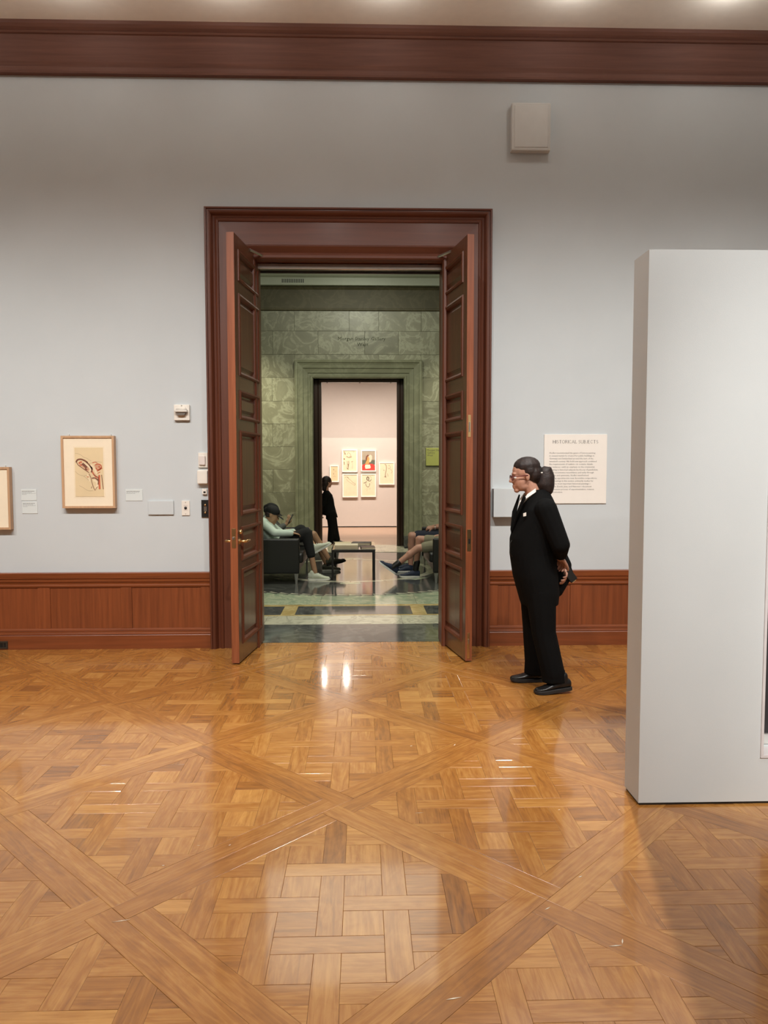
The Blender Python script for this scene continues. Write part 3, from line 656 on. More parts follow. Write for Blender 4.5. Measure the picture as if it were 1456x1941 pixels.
# ------------------------------------------------------------------ FREE-STANDING PARTITION
PY0, PY1, PX0, PH = 3.362, 3.545, 1.28, 2.543
WX0, WZ0, WZ1, WX1 = 1.861, .232, 1.78, 3.2
pt = struct('wall_partition', MB().box(PX0, WX0, PY0, PY1, .012, PH).box(WX1, 4.4, PY0, PY1, .012, PH).box(WX0, WX1, PY0, PY1, .012, WZ0).box(WX0, WX1, PY0, PY1, WZ1, PH).box(WX0, WX1, PY1-.03, PY1, WZ0, WZ1), M_WALLW, 'free-standing pale grey partition wall at the right')
obj('toe_kick', B(PX0+.006, 4.39, PY0+.006, PY1-.006, 0, .012), M_BLACK, pt)
t = thing('display_case', 'dark framed display case set in the partition, cut off by the image edge', 'display case', ((WX0+WX1)/2, PY1-.03, WZ0))
obj('frame', MB().casing(WX0, WX1, WZ1, PY0, [(-.001,-.10),(-.001,.006),(.011,.006),(.012,.0)], WZ0, True), mat('lilac_white_trim', (.70, .66, .66), .5), t)
obj('shade_backing', B(WX0+.005, WX1-.005, PY1-.06, PY1-.031, WZ0+.06, WZ1-.005), mat('case_shade_colour', (.030, .028, .030), .5), t)  # shade inside the recess put into the dark colour of this backing
obj('lower_lining', B(WX0+.005, WX1-.005, PY1-.05, PY1-.031, WZ0+.003, WZ0+.06), M_GREYP, t)
obj('mounted_sheet', B(WX0+.30, WX1-.2, PY1-.068, PY1-.061, WZ0+.12, WZ1-.3), M_PANELW, t)

# ------------------------------------------------------------------ VESTIBULE SHELL
VY0, VY1 = 6.71, 14.62
struct('wall_vestibule_near', MB().box(-3.6, -1.12, VY0+.01, 7.43, 0, 5.7).box(.91, 3.4, VY0+.01, 7.43, 0, 5.7).box(-1.12, .91, VY0+.01, 7.43, 4.1, 5.7), M_GREENM, 'green marble lining of the doorway on the vestibule side')
struct('wall_vestibule_left', B(-3.8, -3.6, VY0, 15.0, 0, 5.7), M_GREENM, 'green marble side wall behind the left sofa')
struct('wall_vestibule_right', B(3.4, 3.6, VY0, 15.0, 0, 5.7), M_GREENM, 'green marble side wall behind the right sofa')
struct('ceiling_vestibule', B(-3.8, 3.6, VY0, 15.0, 5.6, 5.8), M_VCEIL, 'pale ceiling of the green marble vestibule', 'ceiling')
DX0, DX1, DZ = -.948, .802, 3.273
wf = struct('wall_vestibule_far', MB().box(-3.6, DX0, VY1+.012, 14.98, 0, 5.7).box(DX1, 3.4, VY1+.012, 14.98, 0, 5.7).box(DX0, DX1, VY1+.012, 14.98, DZ, 5.7), mat('marble_joint', (.07, .075, .05), .8), 'green marble block wall around the inner doorway')
CX0, CX1, CZ = -1.302, 1.14, 3.616
courses = [0, .17, .62, 1.07, 1.52, 1.96, 2.40, 2.84, 3.29, 3.735, 4.18, 4.563]
br = random.Random(3)
for i in range(len(courses)-1):
    z0, z1 = courses[i], courses[i+1]
    segs = [(-3.6, CX0), (CX1, 3.4)] if z1 < CZ+.02 else ([(-3.6, 3.4)] if z0 > CZ else None)
    if segs is None: segs = [(-3.6, CX0), (CX1, 3.4)] if False else [(-3.6, 3.4)]
    for a, b in segs:
        cuts = [a]
        if a < -3 and b > 3:
            js = [-2.9, -2.1, CX0, -.25, .32, CX1, 2.0, 2.8] if i % 2 == 0 else [-2.5, -1.72, -.85, .05, .70, 1.62, 2.4]
            cuts += js
        elif a < -3: cuts += [-2.9, -2.1] if i % 2 == 0 else [-2.5, -1.74]
        else: cuts += [2.0, 2.8] if i % 2 == 0 else [1.55, 2.4]
        cuts.append(b)
        for p, q in zip(cuts, cuts[1:]):
            zb = z0
            if z0 < CZ < z1 and p < CX1 and q > CX0:
                zb = CZ if q > CX0+.01 and p < CX1-.01 else z0
                if zb == CZ and (p < CX0-.01 or q > CX1+.01):   # straddles the casing edge: split there
                    if p < CX0-.01: obj('marble_block', B(p+.002, CX0-.002, VY1, VY1+.02, z0+.002, z1-.002), M_GREEN, wf, .0015); p = CX0
                    if q > CX1+.01: obj('marble_block', B(CX1+.002, q-.002, VY1, VY1+.02, z0+.002, z1-.002), M_GREEN, wf, .0015); q = CX1
            dy = br.uniform(-.002, .002)
            obj('marble_block', B(p+.002, q-.002, VY1+dy, VY1+.02, zb+.002, z1-.002), M_GREEN, wf, .0015)
fr = [(VY1+.02,4.565),(VY1-.02,4.565),(VY1-.03,4.58),(VY1-.03,4.60),(VY1-.02,4.61),(VY1-.02,4.96),(VY1-.03,4.97),(VY1-.05,5.0),(VY1-.05,5.02),(VY1+.02,5.02)]
struct('trim_5', MB().extrude_x(fr, -3.6, 3.4), M_GREEN2, 'dark green marble frieze above the inner doorway', 'frieze')
cv = [(VY1+.02,5.02),(VY1-.14,5.02),(VY1-.14,5.16),(VY1-.16,5.17),(VY1-.19,5.19),(VY1-.20,5.215),(VY1-.19,5.24),(VY1-.22,5.25),(VY1-.26,5.30),(VY1-.28,5.36),(VY1-.34,5.42),(VY1-.34,5.6),(VY1+.02,5.6)]
tr = struct('trim_6', MB().extrude_x(cv, -3.6, 3.4), M_PLAST, 'pale moulded cornice at the top of the vestibule', 'cornice')
t = thing('air_grille', 'small dark slotted air grille in the pale vestibule cornice', 'grille', (-1.31, VY1-.145, 5.05))
obj('backing', B(-1.53, -1.09, VY1-.142, VY1-.13, 5.055, 5.135), M_PLAST, t)
for k in range(13): obj('slot', B(-1.52+k*.033, -1.502+k*.033, VY1-.144, VY1-.14, 5.06, 5.13), M_BLACK, t)
# inner door surround
prof2 = [(0,-.36),(0,.02),(.02,.045),(.05,.05),(.06,.035),(.10,.035),(.105,.05),(.16,.055),(.19,.06),(.195,.075),(.25,.08),(.29,.095),(.30,.11),(.335,.115),(.345,.10),(.354,.10),(.354,0),(.2,0),(.2,-.36)]
ic = struct('trim_7', MB().casing(DX0, DX1, DZ, VY1+.005, prof2), M_GREENM, 'moulded green marble surround of the inner doorway', 'door surround')
for a, b in ((DX0-.354, DX0-.0), (DX1, DX1+.354)):
    obj('plinth', B(a-.004, b+.004, VY1-.125, VY1+.0, 0, .22), M_GREYMB, ic, .004)
JX0, JX1, JZ = -.805, .679, 3.223
jb = struct('trim_8', MB().casing(JX0, JX1, JZ, 14.80, [(0,-.14),(0,.02),(.05,.03),(.07,.02),(.143,.02),(.143,-.14)]), M_DKWOOD, 'dark wooden frame inside the inner doorway', 'door frame')
for k in (-.7, -.06, .55): obj('fixing', B(k, k+.02, 14.83, 14.86, JZ-.012, JZ), M_BLACK, jb)
d3 = struct('door_3', B(-.955, -.90, 15.02, 15.78, .01, 3.2), M_DKWOOD, 'dark wooden door folded back behind the leaning silhouette', 'door', .004)
d4 = struct('door_4', B(.78, .83, 15.02, 15.78, .01, 3.2), M_DKWOOD, 'dark wooden door folded back on the right of the inner doorway', 'door', .004)
for d, xx, sg in ((d3, -.90, 1), (d4, .78, -1)):
    for za, zb in ((.25, .95), (1.1, 1.9), (2.05, 3.0)):
        a, b = sorted((xx, xx+sg*.008)); obj('panel', B(a, b, 15.12, 15.68, za, zb), M_DKWOOD, d, .006)
# carved name above the inner doorway
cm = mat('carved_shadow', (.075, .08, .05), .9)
text_obj('carved_letters', 'Morgan Stanley Gallery', .098, -.01, 4.005, VY1-.0035, cm, wf, align='CENTER')
text_obj('carved_letters', 'West', .098, .01, 3.895, VY1-.0035, cm, wf, align='CENTER')
# yellow-green direction sign
t = tag(obj('wall_sign', B(1.236, 1.66, VY1-.02, VY1-.003, 1.59, 1.935), M_SIGN, None, .003), 'yellow-green sign on the marble wall right of the inner doorway', 'sign')
for k, s in enumerate(('Morgan Stanley', 'Gallery', 'West')): text_obj('print_line', s, .052, 1.256, 1.875-k*.05, VY1-.0206, M_TEXT, t)

# ------------------------------------------------------------------ VESTIBULE FLOOR
vf = struct('floor_vestibule', B(-3.8, 3.6, 6.662, 15.0, -.06, -.006), M_GREYMB, 'inlaid marble floor of the vestibule with a large dark disc', 'floor')
def slab(name, poly, m, z=0.0): return obj(name, MB().prism(poly, -.006, z), m, vf)
def rect(name, x0, x1, y0, y1, m, z=0.0): return slab(name, [(x0,y0),(x1,y0),(x1,y1),(x0,y1)], m, z)
rect('threshold_slab', -3.6, 3.4, 6.665, 7.425, M_GREYMB, -.0002)
rect('pale_slab', -3.6, -1.0, 7.43, 7.86, M_PALEMB); rect('pale_slab', -.997, .4, 7.43, 7.86, M_PALEMB); rect('pale_slab', .403, 3.4, 7.43, 7.86, M_PALEMB)
rect('yellow_strip', -3.6, 3.4, 7.863, 7.915, M_YELMB); rect('yellow_strip', -3.6, 3.4, 8.40, 8.50, M_YELMB)
xs = [-3.6, -2.32, -2.17, -.882, -.728, .532, .686, 1.95, 2.10, 3.4]
for k in range(9):
    rect('dark_slab' if k % 2 == 0 else 'yellow_block', xs[k]+.001, xs[k+1]-.001, 7.917, 8.398, M_GREYMB if k % 2 == 0 else M_YELMB)
cxx, cyy, R0 = -.17, 11.42, 2.31
rect('green_slab', -3.6, -.5, 8.503, 10.2, M_GRNMB, -.0012); rect('green_slab', -.497, .62, 8.503, 10.2, M_GRNMB, -.0012); rect('green_slab', .623, 3.4, 8.503, 10.2, M_GRNMB, -.0012)
slab('dark_disc', [(cxx+R0*math.cos(k*PI/60), cyy+R0*math.sin(k*PI/60)) for k in range(120)], M_GREYMB, .0)
nsc = 96
for k in range(nsc):         # saw-tooth border of the disc
    a0, a1 = 2*PI*k/nsc, 2*PI*(k+1)/nsc
    if math.sin((a0+a1)/2) > -.55: continue
    P = lambda r, a: (cxx+r*math.cos(a), cyy+r*math.sin(a))
    slab('border_tooth', [P(R0, a0), P(R0+.055, a1), P(R0, a1)], M_GREYMB, .0004)
    slab('border_tooth_pale', [P(R0-.015, a0), P(R0, a1), P(R0-.075, a0)][::-1], M_PALEMB, .0008)
def ring_seg(r0, r1, a0, a1, m, z):
    n = 8; P = [(cxx+r0*math.cos(a0+(a1-a0)*k/n), cyy+r0*math.sin(a0+(a1-a0)*k/n)) for k in range(n+1)]
    Q = [(cxx+r1*math.cos(a0+(a1-a0)*k/n), cyy+r1*math.sin(a0+(a1-a0)*k/n)) for k in range(n+1)]
    slab('inlay_segment', P[::-1]+Q, m, z)
for k in range(16):
    a = -PI/2+(k+.5)*2*PI/16; ring_seg(1.16, 1.28, a-.19, a+.19, M_PALEMB, .0006)
for k in range(8):
    a = -PI/2+k*2*PI/8; ring_seg(1.30, 1.42, a-.10, a+.10, M_GRNMB, .0006)
rect('far_slab', -3.6, 3.4, 13.75, 14.3, M_PALEMB, .0); rect('sill_slab', DX0, DX1, 14.30, 15.0, M_PALEMB, .0002)

# ------------------------------------------------------------------ FAR GALLERY
GY = 19.37
ff = struct('floor_far', B(-4, 4, 15.0, 20.4, -.06, -.004), M_PINKF, 'pale pinkish plank floor of the far gallery', 'floor')
yy = 15.002; k = 0
while yy < GY:
    y2 = min(yy+.22, GY)
    for a, b in ((-4, -1.3+.5*(k % 2)), (-1.3+.5*(k % 2), .6+.4*(k % 3)), (.6+.4*(k % 3), 4)):
        obj('floor_plank', B(a+.0015, b-.0015, yy+.001, y2-.001, -.004, 0), M_PINKF, ff)
    yy = y2; k += 1
struct('wall_far_display', B(-3.2, 3.4, GY, GY+.2, .025, 2.31), M_PINKW, 'low pink display wall carrying six framed drawings')
struct('base_strip_far', B(-3.19, 3.39, GY+.01, GY+.19, 0, .025), M_BLACK, 'thin black strip in the gap under the pink display wall', 'baseboard')  # black strip along the foot of the display wall
struct('wall_far', B(-4, 4, 20.3, 20.5, 0, 5.4), M_PINKW, 'tall pink wall behind the low display wall')
struct('wall_far_left', B(-4.2, -4, 15.0, 20.5, 0, 5.4), M_PINKW, 'pink side wall of the far gallery on the left')
struct('wall_far_right', B(4, 4.2, 15.0, 20.5, 0, 5.4), M_PINKW, 'pink side wall of the far gallery on the right')
struct('wall_far_near', MB().box(-4, -1.2, 14.99, 15.01, 0, 5.4).box(1.05, 4, 14.99, 15.01, 0, 5.4).box(-1.2, 1.05, 14.99, 15.01, 3.5, 5.4), M_PINKW, 'pink wall of the far gallery around the inner doorway')
struct('ceiling_far', B(-4.2, 4.2, 15.0, 20.5, 5.3, 5.5), M_CEIL, 'beige ceiling of the far gallery', 'ceiling')
def sheet_art(t, x0, x1, z0, z1, m, y): return obj('drawing_sheet', B(x0, x1, y, y+.003, z0, z1), m, t)
far = [(-.845,-.610,1.175,1.605,'small white framed drawing at the left end of the far wall, beside the silhouette', M_TAN),
       (-.530,-.130,1.432,2.010,'white framed sheet of faint figure studies, upper left of the far group', M_PAPER),
       (-.042,.347,1.445,1.997,'white framed colour portrait with a red garment on the far wall', M_PAPER),
       (.420,.825,1.104,1.685,'white framed pencil figure study at the right end of the far wall', M_PAPER),
       (-.520,-.120,.780,1.387,'white framed drawing of an outstretched arm, lower left of the far group', M_PAPER),
       (-.044,.345,.790,1.387,'white framed ink portrait with dark hair, lower right of the far group', M_PAPER)]
FT = []
for x0, x1, z0, z1, lab, m in far:
    t = framed(x0, x1, z0, z1, .028, GY, .06, lab, M_FRWHITE, m, group=None)
    FT.append((t, x0+.028, x1-.028, z0+.028, z1-.028))
yd = GY-.0512
def fdraw(i, m, items, dy=0):
    t, a, b, c, d = FT[i]; mb = MB()
    for pts, wd in items: mb.stroke(pts, wd, yd-dy, (a, c), (b-a, d-c))
    return tag(obj('drawn_lines', mb, m, t), kind='stuff')
fdraw(0, M_PENCIL, [([(.35,.75),(.42,.82),(.45,.72)], .012), ([(.65,.68),(.72,.66)], .016), ([(.32,.5),(.4,.52),(.38,.44)], .014), ([(.3,.3),(.5,.34),(.7,.28)], .006)])
fdraw(1, M_PENCIL, [([(.05,.9),(.12,.95),(.1,.8)], .014), ([(.3,.8),(.4,.9),(.55,.82),(.6,.72)], .010), ([(.25,.72),(.45,.66),(.65,.7)], .022), ([(.5,.75),(.55,.68)], .014), ([(.3,.5),(.33,.3),(.28,.12)], .012), ([(.42,.5),(.42,.3),(.36,.1)], .016), ([(.68,.5),(.7,.3),(.68,.1)], .006), ([(.75,.92),(.85,.95)], .010), ([(.6,.45),(.75,.47)], .012)])
fdraw(1, M_SEPIA, [([(.08,.62),(.1,.55)], .026), ([(.08,.45),(.1,.3)], .014), ([(.14,.9),(.18,.8)], .014), ([(.3,.12),(.4,.08)], .016), ([(.38,.35),(.4,.2)], .012)])
# colour portrait: painted fields as flat shapes
t, a, b, c, d = FT[2]
def field(m, poly, dy): return obj('painted_field', MB().slabxz([(a+x*(b-a), c+z*(d-c)) for x, z in poly], yd-dy, yd-dy+.0015), m, t)
field(mat('paint_taupe', (.40, .33, .24), .8), [(0,.5),(1,.5),(1,1),(0,1)], .0)
field(mat('paint_grey_green', (.13, .13, .09), .8), [(0,.3),(1,.3),(1,.54),(0,.54)], .0006)
field(mat('paint_red', (.74, .055, .04), .8), [(0,0),(1,0),(1,.26),(.8,.34),(.2,.34),(0,.27)], .0012)
field(M_CREAM, [(.27,.08),(.62,.1),(.68,.16),(.62,.3),(.25,.3),(.22,.2)], .0018)
field(mat('paint_ochre_skin', (.66, .34, .11), .8), [(.24,.34),(.4,.3),(.55,.36),(.6,.5),(.52,.68),(.42,.74),(.36,.6),(.34,.48)], .0024)
field(mat('paint_pale_skin', (.80, .60, .44), .8), [(.54,.44),(.66,.42),(.78,.6),(.78,.75),(.65,.82),(.5,.74),(.58,.6)], .0028)
field(M_SEPIA, [(.3,.5),(.37,.5),(.42,.7),(.55,.78),(.45,.82),(.32,.74),(.27,.6)], .0034)
fdraw(3, M_PENCIL, [([(.35,.95),(.45,.9),(.47,.7),(.4,.45),(.42,.3)], .022), ([(.6,.85),(.7,.9),(.75,.78),(.65,.72),(.6,.8)], .010), ([(.75,.72),(.9,.6),(.82,.5)], .008), ([(.28,.68),(.31,.63)], .018), ([(.3,.32),(.4,.36),(.44,.3)], .014), ([(.55,.5),(.6,.35)], .010)])
fdraw(4, M_PENCIL, [([(.1,.85),(.18,.9),(.3,.88),(.4,.82),(.55,.74),(.75,.62),(.88,.6)], .009), ([(.2,.82),(.35,.7),(.6,.6),(.85,.5)], .007), ([(.3,.9),(.36,.85)], .016), ([(.84,.52),(.9,.58)], .012)])
fdraw(5, M_INK, [([(.42,.72),(.38,.82),(.42,.9),(.52,.86),(.5,.7)], .020), ([(.38,.68),(.25,.63),(.12,.6)], .014), ([(.54,.7),(.66,.72),(.7,.78)], .012), ([(.28,.6),(.33,.48),(.48,.42),(.58,.5),(.6,.6)], .010)])
fdraw(5, M_PENCIL, [([(.55,.92),(.7,.9),(.72,.78),(.6,.68)], .007), ([(.4,.35),(.38,.22)], .006), ([(.62,.38),(.6,.3)], .006), ([(.7,.66),(.75,.6)], .006)])

# ------------------------------------------------------------------ SOFAS, TABLE, BOOKS
def sofa(name, xf, xb, sgn, label):
    """two-seat sofa with its front at xf and back at xb, arms at both ends along y"""
    y0, y1 = 9.97, 11.98
    t = thing(name, label, 'sofa', ((xf+xb)/2, (y0+y1)/2, 0))
    X = lambda a, b: sorted((xf-sgn*a, xf-sgn*b))
    a, b = X(0, .86)
    for ya, yb in ((y0, y0+.11), (y1-.11, y1)): obj('arm', B(a, b, ya, yb, .143, .612), M_LEATH, t, .025, 3, smooth=True)
    a, b = X(.02, .86); obj('base', B(a, b, y0+.11, y1-.11, .143, .27), M_LEATH, t, .012, 2)
    a, b = X(.72, .86); obj('back', B(a, b, y0+.10, y1-.10, .143, .78), M_LEATH, t, .03, 3, smooth=True)
    a, b = X(-.04, .74)
    for ya, yb in ((y0+.115, (y0+y1)/2-.003), ((y0+y1)/2+.003, y1-.115)): obj('seat_cushion', B(a, b, ya, yb, .272, .405), M_LEATH, t, .035, 3, smooth=True)
    a, b = X(.56, .74)
    for ya, yb in ((y0+.115, (y0+y1)/2-.003), ((y0+y1)/2+.003, y1-.115)): obj('back_cushion', B(a, b, ya, yb, .41, .80), M_LEATH, t, .04, 3, smooth=True)
    for lx in (.045, .80):
        for ly in (y0+.05, y1-.05):
            px = xf-sgn*lx
            obj('leg', MB().rings([[(px+dx*w, ly+dy*w, z) for dx, dy in ((-1,-1),(1,-1),(1,1),(-1,1))] for z, w in ((0, .012), (.143, .024))]), mat('satin_metal', (.55, .56, .52), .35, .9), t)
    return t
sofa('sofa', -.85, -1.71, 1, 'black leather sofa with slim metal legs left of the low table')
sofa('sofa', .945, 1.80, -1, 'black leather sofa with slim metal legs right of the low table')
t = thing('coffee_table', 'low black metal table with a glass top between the sofas', 'table', (-.13, 10.85, 0))
TX0, TX1, TY0, TY1, TZ = -.435, .172, 10.34, 11.36, .435
for lx in (TX0, TX1-.028):
    for ly in (TY0, TY1-.028): obj('leg', B(lx, lx+.028, ly, ly+.028, 0, TZ-.022), M_BLACK, t, .002)
for lx in (TX0, TX1-.028): obj('side_rail', B(lx, lx+.028, TY0+.028, TY1-.028, TZ-.05, TZ-.022), M_BLACK, t)
for ly in (TY0, TY1-.028): obj('end_rail', B(TX0+.028, TX1-.028, ly, ly+.028, TZ-.05, TZ-.022), M_BLACK, t)
obj('glass_top', B(TX0-.004, TX1+.004, TY0-.004, TY1+.004, TZ-.022, TZ-.008), M_GLASST, t, .002)
def book(x0, x1, y0, y1, z, th, m, label, rot=0):
    cx, cy = (x0+x1)/2, (y0+y1)/2; t = thing('book', label, 'book', (cx, cy, z)); t.rotation_euler = (0, 0, rot)
    hx, hy = (x1-x0)/2, (y1-y0)/2
    obj('pages', B(-hx+.004, hx-.003, -hy+.003, hy-.003, .002, th-.002), M_PAPER, t, local=True)
    for a, b in ((0, .002), (th-.002, th)): obj('cover', B(-hx, hx, -hy, hy, a, b), m, t, local=True)
    obj('spine', B(-hx, -hx+.003, -hy, hy, 0, th), m, t, local=True); return t
zt = TZ-.008
book(-.395, -.06, 10.42, 10.66, zt, .028, M_BLACK, 'black-covered book, bottom of the stack on the low table')
book(-.40, -.07, 10.44, 10.68, zt+.028, .022, M_CREAM, 'cream book lying on top of the black-covered book')
book(-.03, .165, 10.40, 10.66, zt, .022, mat('book_brown', (.08, .04, .03), .5), 'dark brown book near the right end of the low table', .05)
book(-.16, .12, 10.92, 11.16, zt, .03, mat('book_dark', (.03, .028, .025), .5), 'thick dark book lying at the back of the low table', -.1)
book(-.42, -.18, 11.0, 11.25, zt, .018, M_PAPER, 'thin ivory booklet at the back left corner of the low table', .1)

# ------------------------------------------------------------------ PEOPLE
def remesh(mb, voxel, smooth=6, factor=.5):
    me = mesh_of(mb); o = bpy.data.objects.new('tmp', me); COL.objects.link(o)
    m = o.modifiers.new('r', 'REMESH'); m.mode = 'VOXEL'; m.voxel_size = voxel; m.use_smooth_shade = True
    s = o.modifiers.new('s', 'SMOOTH'); s.iterations = smooth; s.factor = factor
    bpy.context.view_layer.update()
    r = bpy.data.meshes.new_from_object(o.evaluated_get(bpy.context.evaluated_depsgraph_get()))
    bpy.data.objects.remove(o); bpy.data.meshes.remove(me); return r
def soft(name, mb, m, parent, voxel=.006, smooth=5):
    me = remesh(mb, voxel, smooth); off = ROOT.get(parent.name, V((0,0,0))); me.transform(Matrix.Translation(-off)); me.materials.clear()
    return link(name, me, m, parent, smooth=True)
def axes(f, u):
    f = V(f).normalized(); u = V(u); u = (u-f*u.dot(f)).normalized(); return f, u.cross(f), u
def fm(f, l, u): return Matrix((f, l, u)).transposed()
def head(mb, c, f, u, s=1.0):
    f, l, u = axes(f, u); M = fm(f, l, u); c = V(c); A = lambda x, y, z: c+(f*x+l*y+u*z)*s
    E_ = lambda p, r: mb.ell(A(*p), [k*s for k in r], M)
    E_((-.010,0,.035), (.098,.076,.085)); E_((.030,0,-.030), (.066,.060,.082)); E_((.020,0,-.072), (.062,.052,.042))
    E_((.066,0,-.103), (.022,.026,.018)); E_((.078,0,.022), (.016,.046,.012)); E_((.082,0,-.068), (.016,.024,.010)); E_((.083,0,-.082), (.013,.020,.008))
    mb.cap(A(.088,0,.010), A(.108,0,-.030), .008*s, .012*s, 8); mb.ell(A(.098,.010,-.036), [.010*s,.007*s,.007*s], M); mb.ell(A(.098,-.010,-.036), [.010*s,.007*s,.007*s], M)
    for sg in (-1, 1):
        E_((-.008, sg*.074, -.008), (.017,.008,.030)); E_((.056, sg*.036, -.028), (.022,.018,.020))
    return A, M
def hand(mb, wr, d, n, s=1.0, curl=.4, thumb=1, spread=.06):
    """palm, four fingers of unequal length and a thumb from the side of the palm; d = finger direction, n = palm normal"""
    d, sd, n = axes(d, n); wr = V(wr); M = fm(d, sd, n)
    mb.ell(wr+d*.045*s, (.050*s, .040*s, .016*s), M); mb.cap(wr-d*.01*s, wr+d*.02*s, .024*s, .026*s, 8)
    for k, (off, L) in enumerate(((.030, .070), (.010, .080), (-.011, .075), (-.031, .058))):
        p = wr+d*.085*s+sd*off*thumb*s; a = curl*.6; dd = d+sd*off*spread*10*thumb*.1
        for j in range(3):
            dv = (dd*math.cos(a)+n*math.sin(a)).normalized(); q = p+dv*L*s*(.45, .32, .23)[j]
            mb.cap(p, q, (.0098-.0008*j)*s, (.0090-.0008*j)*s, 7); p = q; a += curl
    p = wr+d*.025*s+sd*.034*thumb*s; a = .7
    for j in range(3):
        dv = (d*math.cos(a)+sd*thumb*math.sin(a)+n*.35*curl).normalized(); q = p+dv*(.034, .030, .024)[j]*s; mb.cap(p, q, (.0125-.001*j)*s, (.0115-.001*j)*s, 7); p = q; a -= .35
def shoe(parent, heel, d, m, ms, L=.27, pitch=0.0, sc=1.0, lace=None, tall=1.0):
    """shoe built around its own sole line: heel point on the ground, d = direction of the toe; returns the upper"""
    d = V(d).normalized(); side = V((0,0,1)).cross(d).normalized(); nrm = d.cross(side)*-1
    d2 = (d*math.cos(pitch)+V((0,0,1))*math.sin(pitch)); u2 = side.cross(d2)*-1
    if u2.z < 0: u2 = -u2
    H = V(heel); A = lambda x, y, z: H+(d2*x+side*y+u2*z)*sc
    mb = MB(); secs = []
    for x, w, z1 in ((x_, w_, .018+(z_-.018)*tall) for x_, w_, z_ in ((.004,.026,.075),(.03,.034,.085),(.08,.036,.083),(.13,.038,.075),(.17,.043,.060),(.21,.045,.048),(.245,.040,.043),(.268,.028,.038))):
        secs.append((A(x*L/.27, 0, (.018+z1)/2), side*w*sc, u2*((z1-.018)/2)*sc))
    mb.loft(secs, 18); mb.cap(A(.06*L/.27, 0, .05), A(.055*L/.27, 0, .10), .037*sc, .035*sc)
    mb.ell(A(.238*L/.27, 0, .018+.010*tall), (.036*sc, .036*sc, .016*sc*tall)) if pitch == 0 else mb.ell(A(.238*L/.27, 0, .018+.010*tall), (.034*sc,)*2+(.020*sc*tall,))
    up_ = soft('shoe', mb, m, parent, .006, 3)
    out = [(.0,.02),(.02,.033),(.07,.037),(.13,.040),(.18,.046),(.22,.047),(.255,.040),(.275,.020)]
    P = [(x, y) for x, y in out]+[(x, -y) for x, y in out[::-1]]; n = len(P)
    def zb(x): return 0 if x < .19 else (x-.19)**2*1.4
    vs = [A(x*L/.27, y, zb(x)) for x, y in P]+[A(x*L/.27, y, .024+zb(x)*.5) for x, y in P]
    obj('sole', MB().add(vs, [tuple(range(n)), tuple(range(2*n-1, n-1, -1))]+[(i, (i+1)%n, n+(i+1)%n, n+i) for i in range(n)]), ms, up_, .002)
    if lace:
        lb_ = MB()
        for k in range(4):
            x = (.105+k*.024)*L/.27; z = .018+(.065-k*.009)*tall; lb_.tube([A(x, -.026, z-.012), A(x+.004, 0, z+.004), A(x, .026, z-.012)], .0035*sc, 5)
        obj('laces', lb_, lace, up_)
    return up_
def chain(mb, pts, rs):
    for i in range(len(pts)-1): mb.cap(pts[i], pts[i+1], rs[i], rs[i+1])

# ---- attendant in the main room, facing left, hands behind the back
GYY = 5.22
t = thing('person', 'person in a black suit with dark ponytail and glasses, standing with hands behind the back', 'person', (1.29, 5.25, 0))
HC = (1.141, 5.25, 1.512); HF = (-1, 0, -.10); HU = (-.06, 0, 1)
mb = MB(); A, HM = head(mb, HC, HF, HU, .95)
mb.cap(A(-.03,0,-.06), (1.225, 5.25, 1.34), .050, .056)
mb.loft([((1.235,5.25,z), (rx,0,0), (0,ry,0)) for z, rx, ry in ((.62,.10,.15),(.80,.12,.165),(1.0,.115,.145),(1.18,.115,.155),(1.30,.10,.165),(1.37,.06,.09))])
LA_ = [(1.250,5.065,1.285), (1.343,5.030,1.045), (1.368,5.140,.945)]; RA_ = [(1.250,5.435,1.285), (1.385,5.45,1.03), (1.445,5.31,.85)]
for a in (LA_, RA_): chain(mb, a, (.05,.04,.026))
hand(mb, (1.368,5.14,.950), (.42,.75,-.55), (-.4,.2,-.9), 1.0, .75, 1); hand(mb, (1.425,5.30,.86), (.15,-.7,-.7), (-.6,.2,.3), 1.0, .6, -1)
chain(mb, [(1.24,5.155,.78),(1.262,5.135,.43),(1.345,5.115,.09)], (.075,.05,.036)); chain(mb, [(1.24,5.345,.78),(1.235,5.365,.43),(1.245,5.385,.09)], (.075,.05,.036))
bd = soft('body', mb, M_SKIN, t, .0048, 3)
# jacket: front and back outline measured in profile, wrapped to an oval
jk = MB(); secs = []
for z, xf, xb, hw in ((.605,1.125,1.385,.195),(.68,1.103,1.392,.20),(.81,1.066,1.382,.197),(.96,1.043,1.365,.186),(1.07,1.043,1.372,.190),(1.20,1.082,1.372,.200),(1.275,1.110,1.366,.195),(1.335,1.135,1.350,.135),(1.385,1.165,1.325,.088),(1.415,1.20,1.295,.06)):
    secs.append((((xf+xb)/2, 5.25, z), ((xb-xf)/2, 0, 0), (0, hw, 0)))
jk.loft(secs, 28)
chain(jk, LA_[:2]+[(1.370,5.125,.975)], (.078,.066,.050)); chain(jk, RA_[:2]+[(1.448,5.32,.865)], (.074,.066,.056))
jk.cap((1.40,5.30,.94), (1.470,5.30,.81), .055, .042); jk.cap((1.468,5.30,.80), (1.375,5.28,.70), .040, .064); jk.cap((1.40,5.29,.86), (1.40,5.28,.76), .06, .05)
jo = soft('jacket', jk, M_SUIT, t, .0065, 4)
lapel = MB()
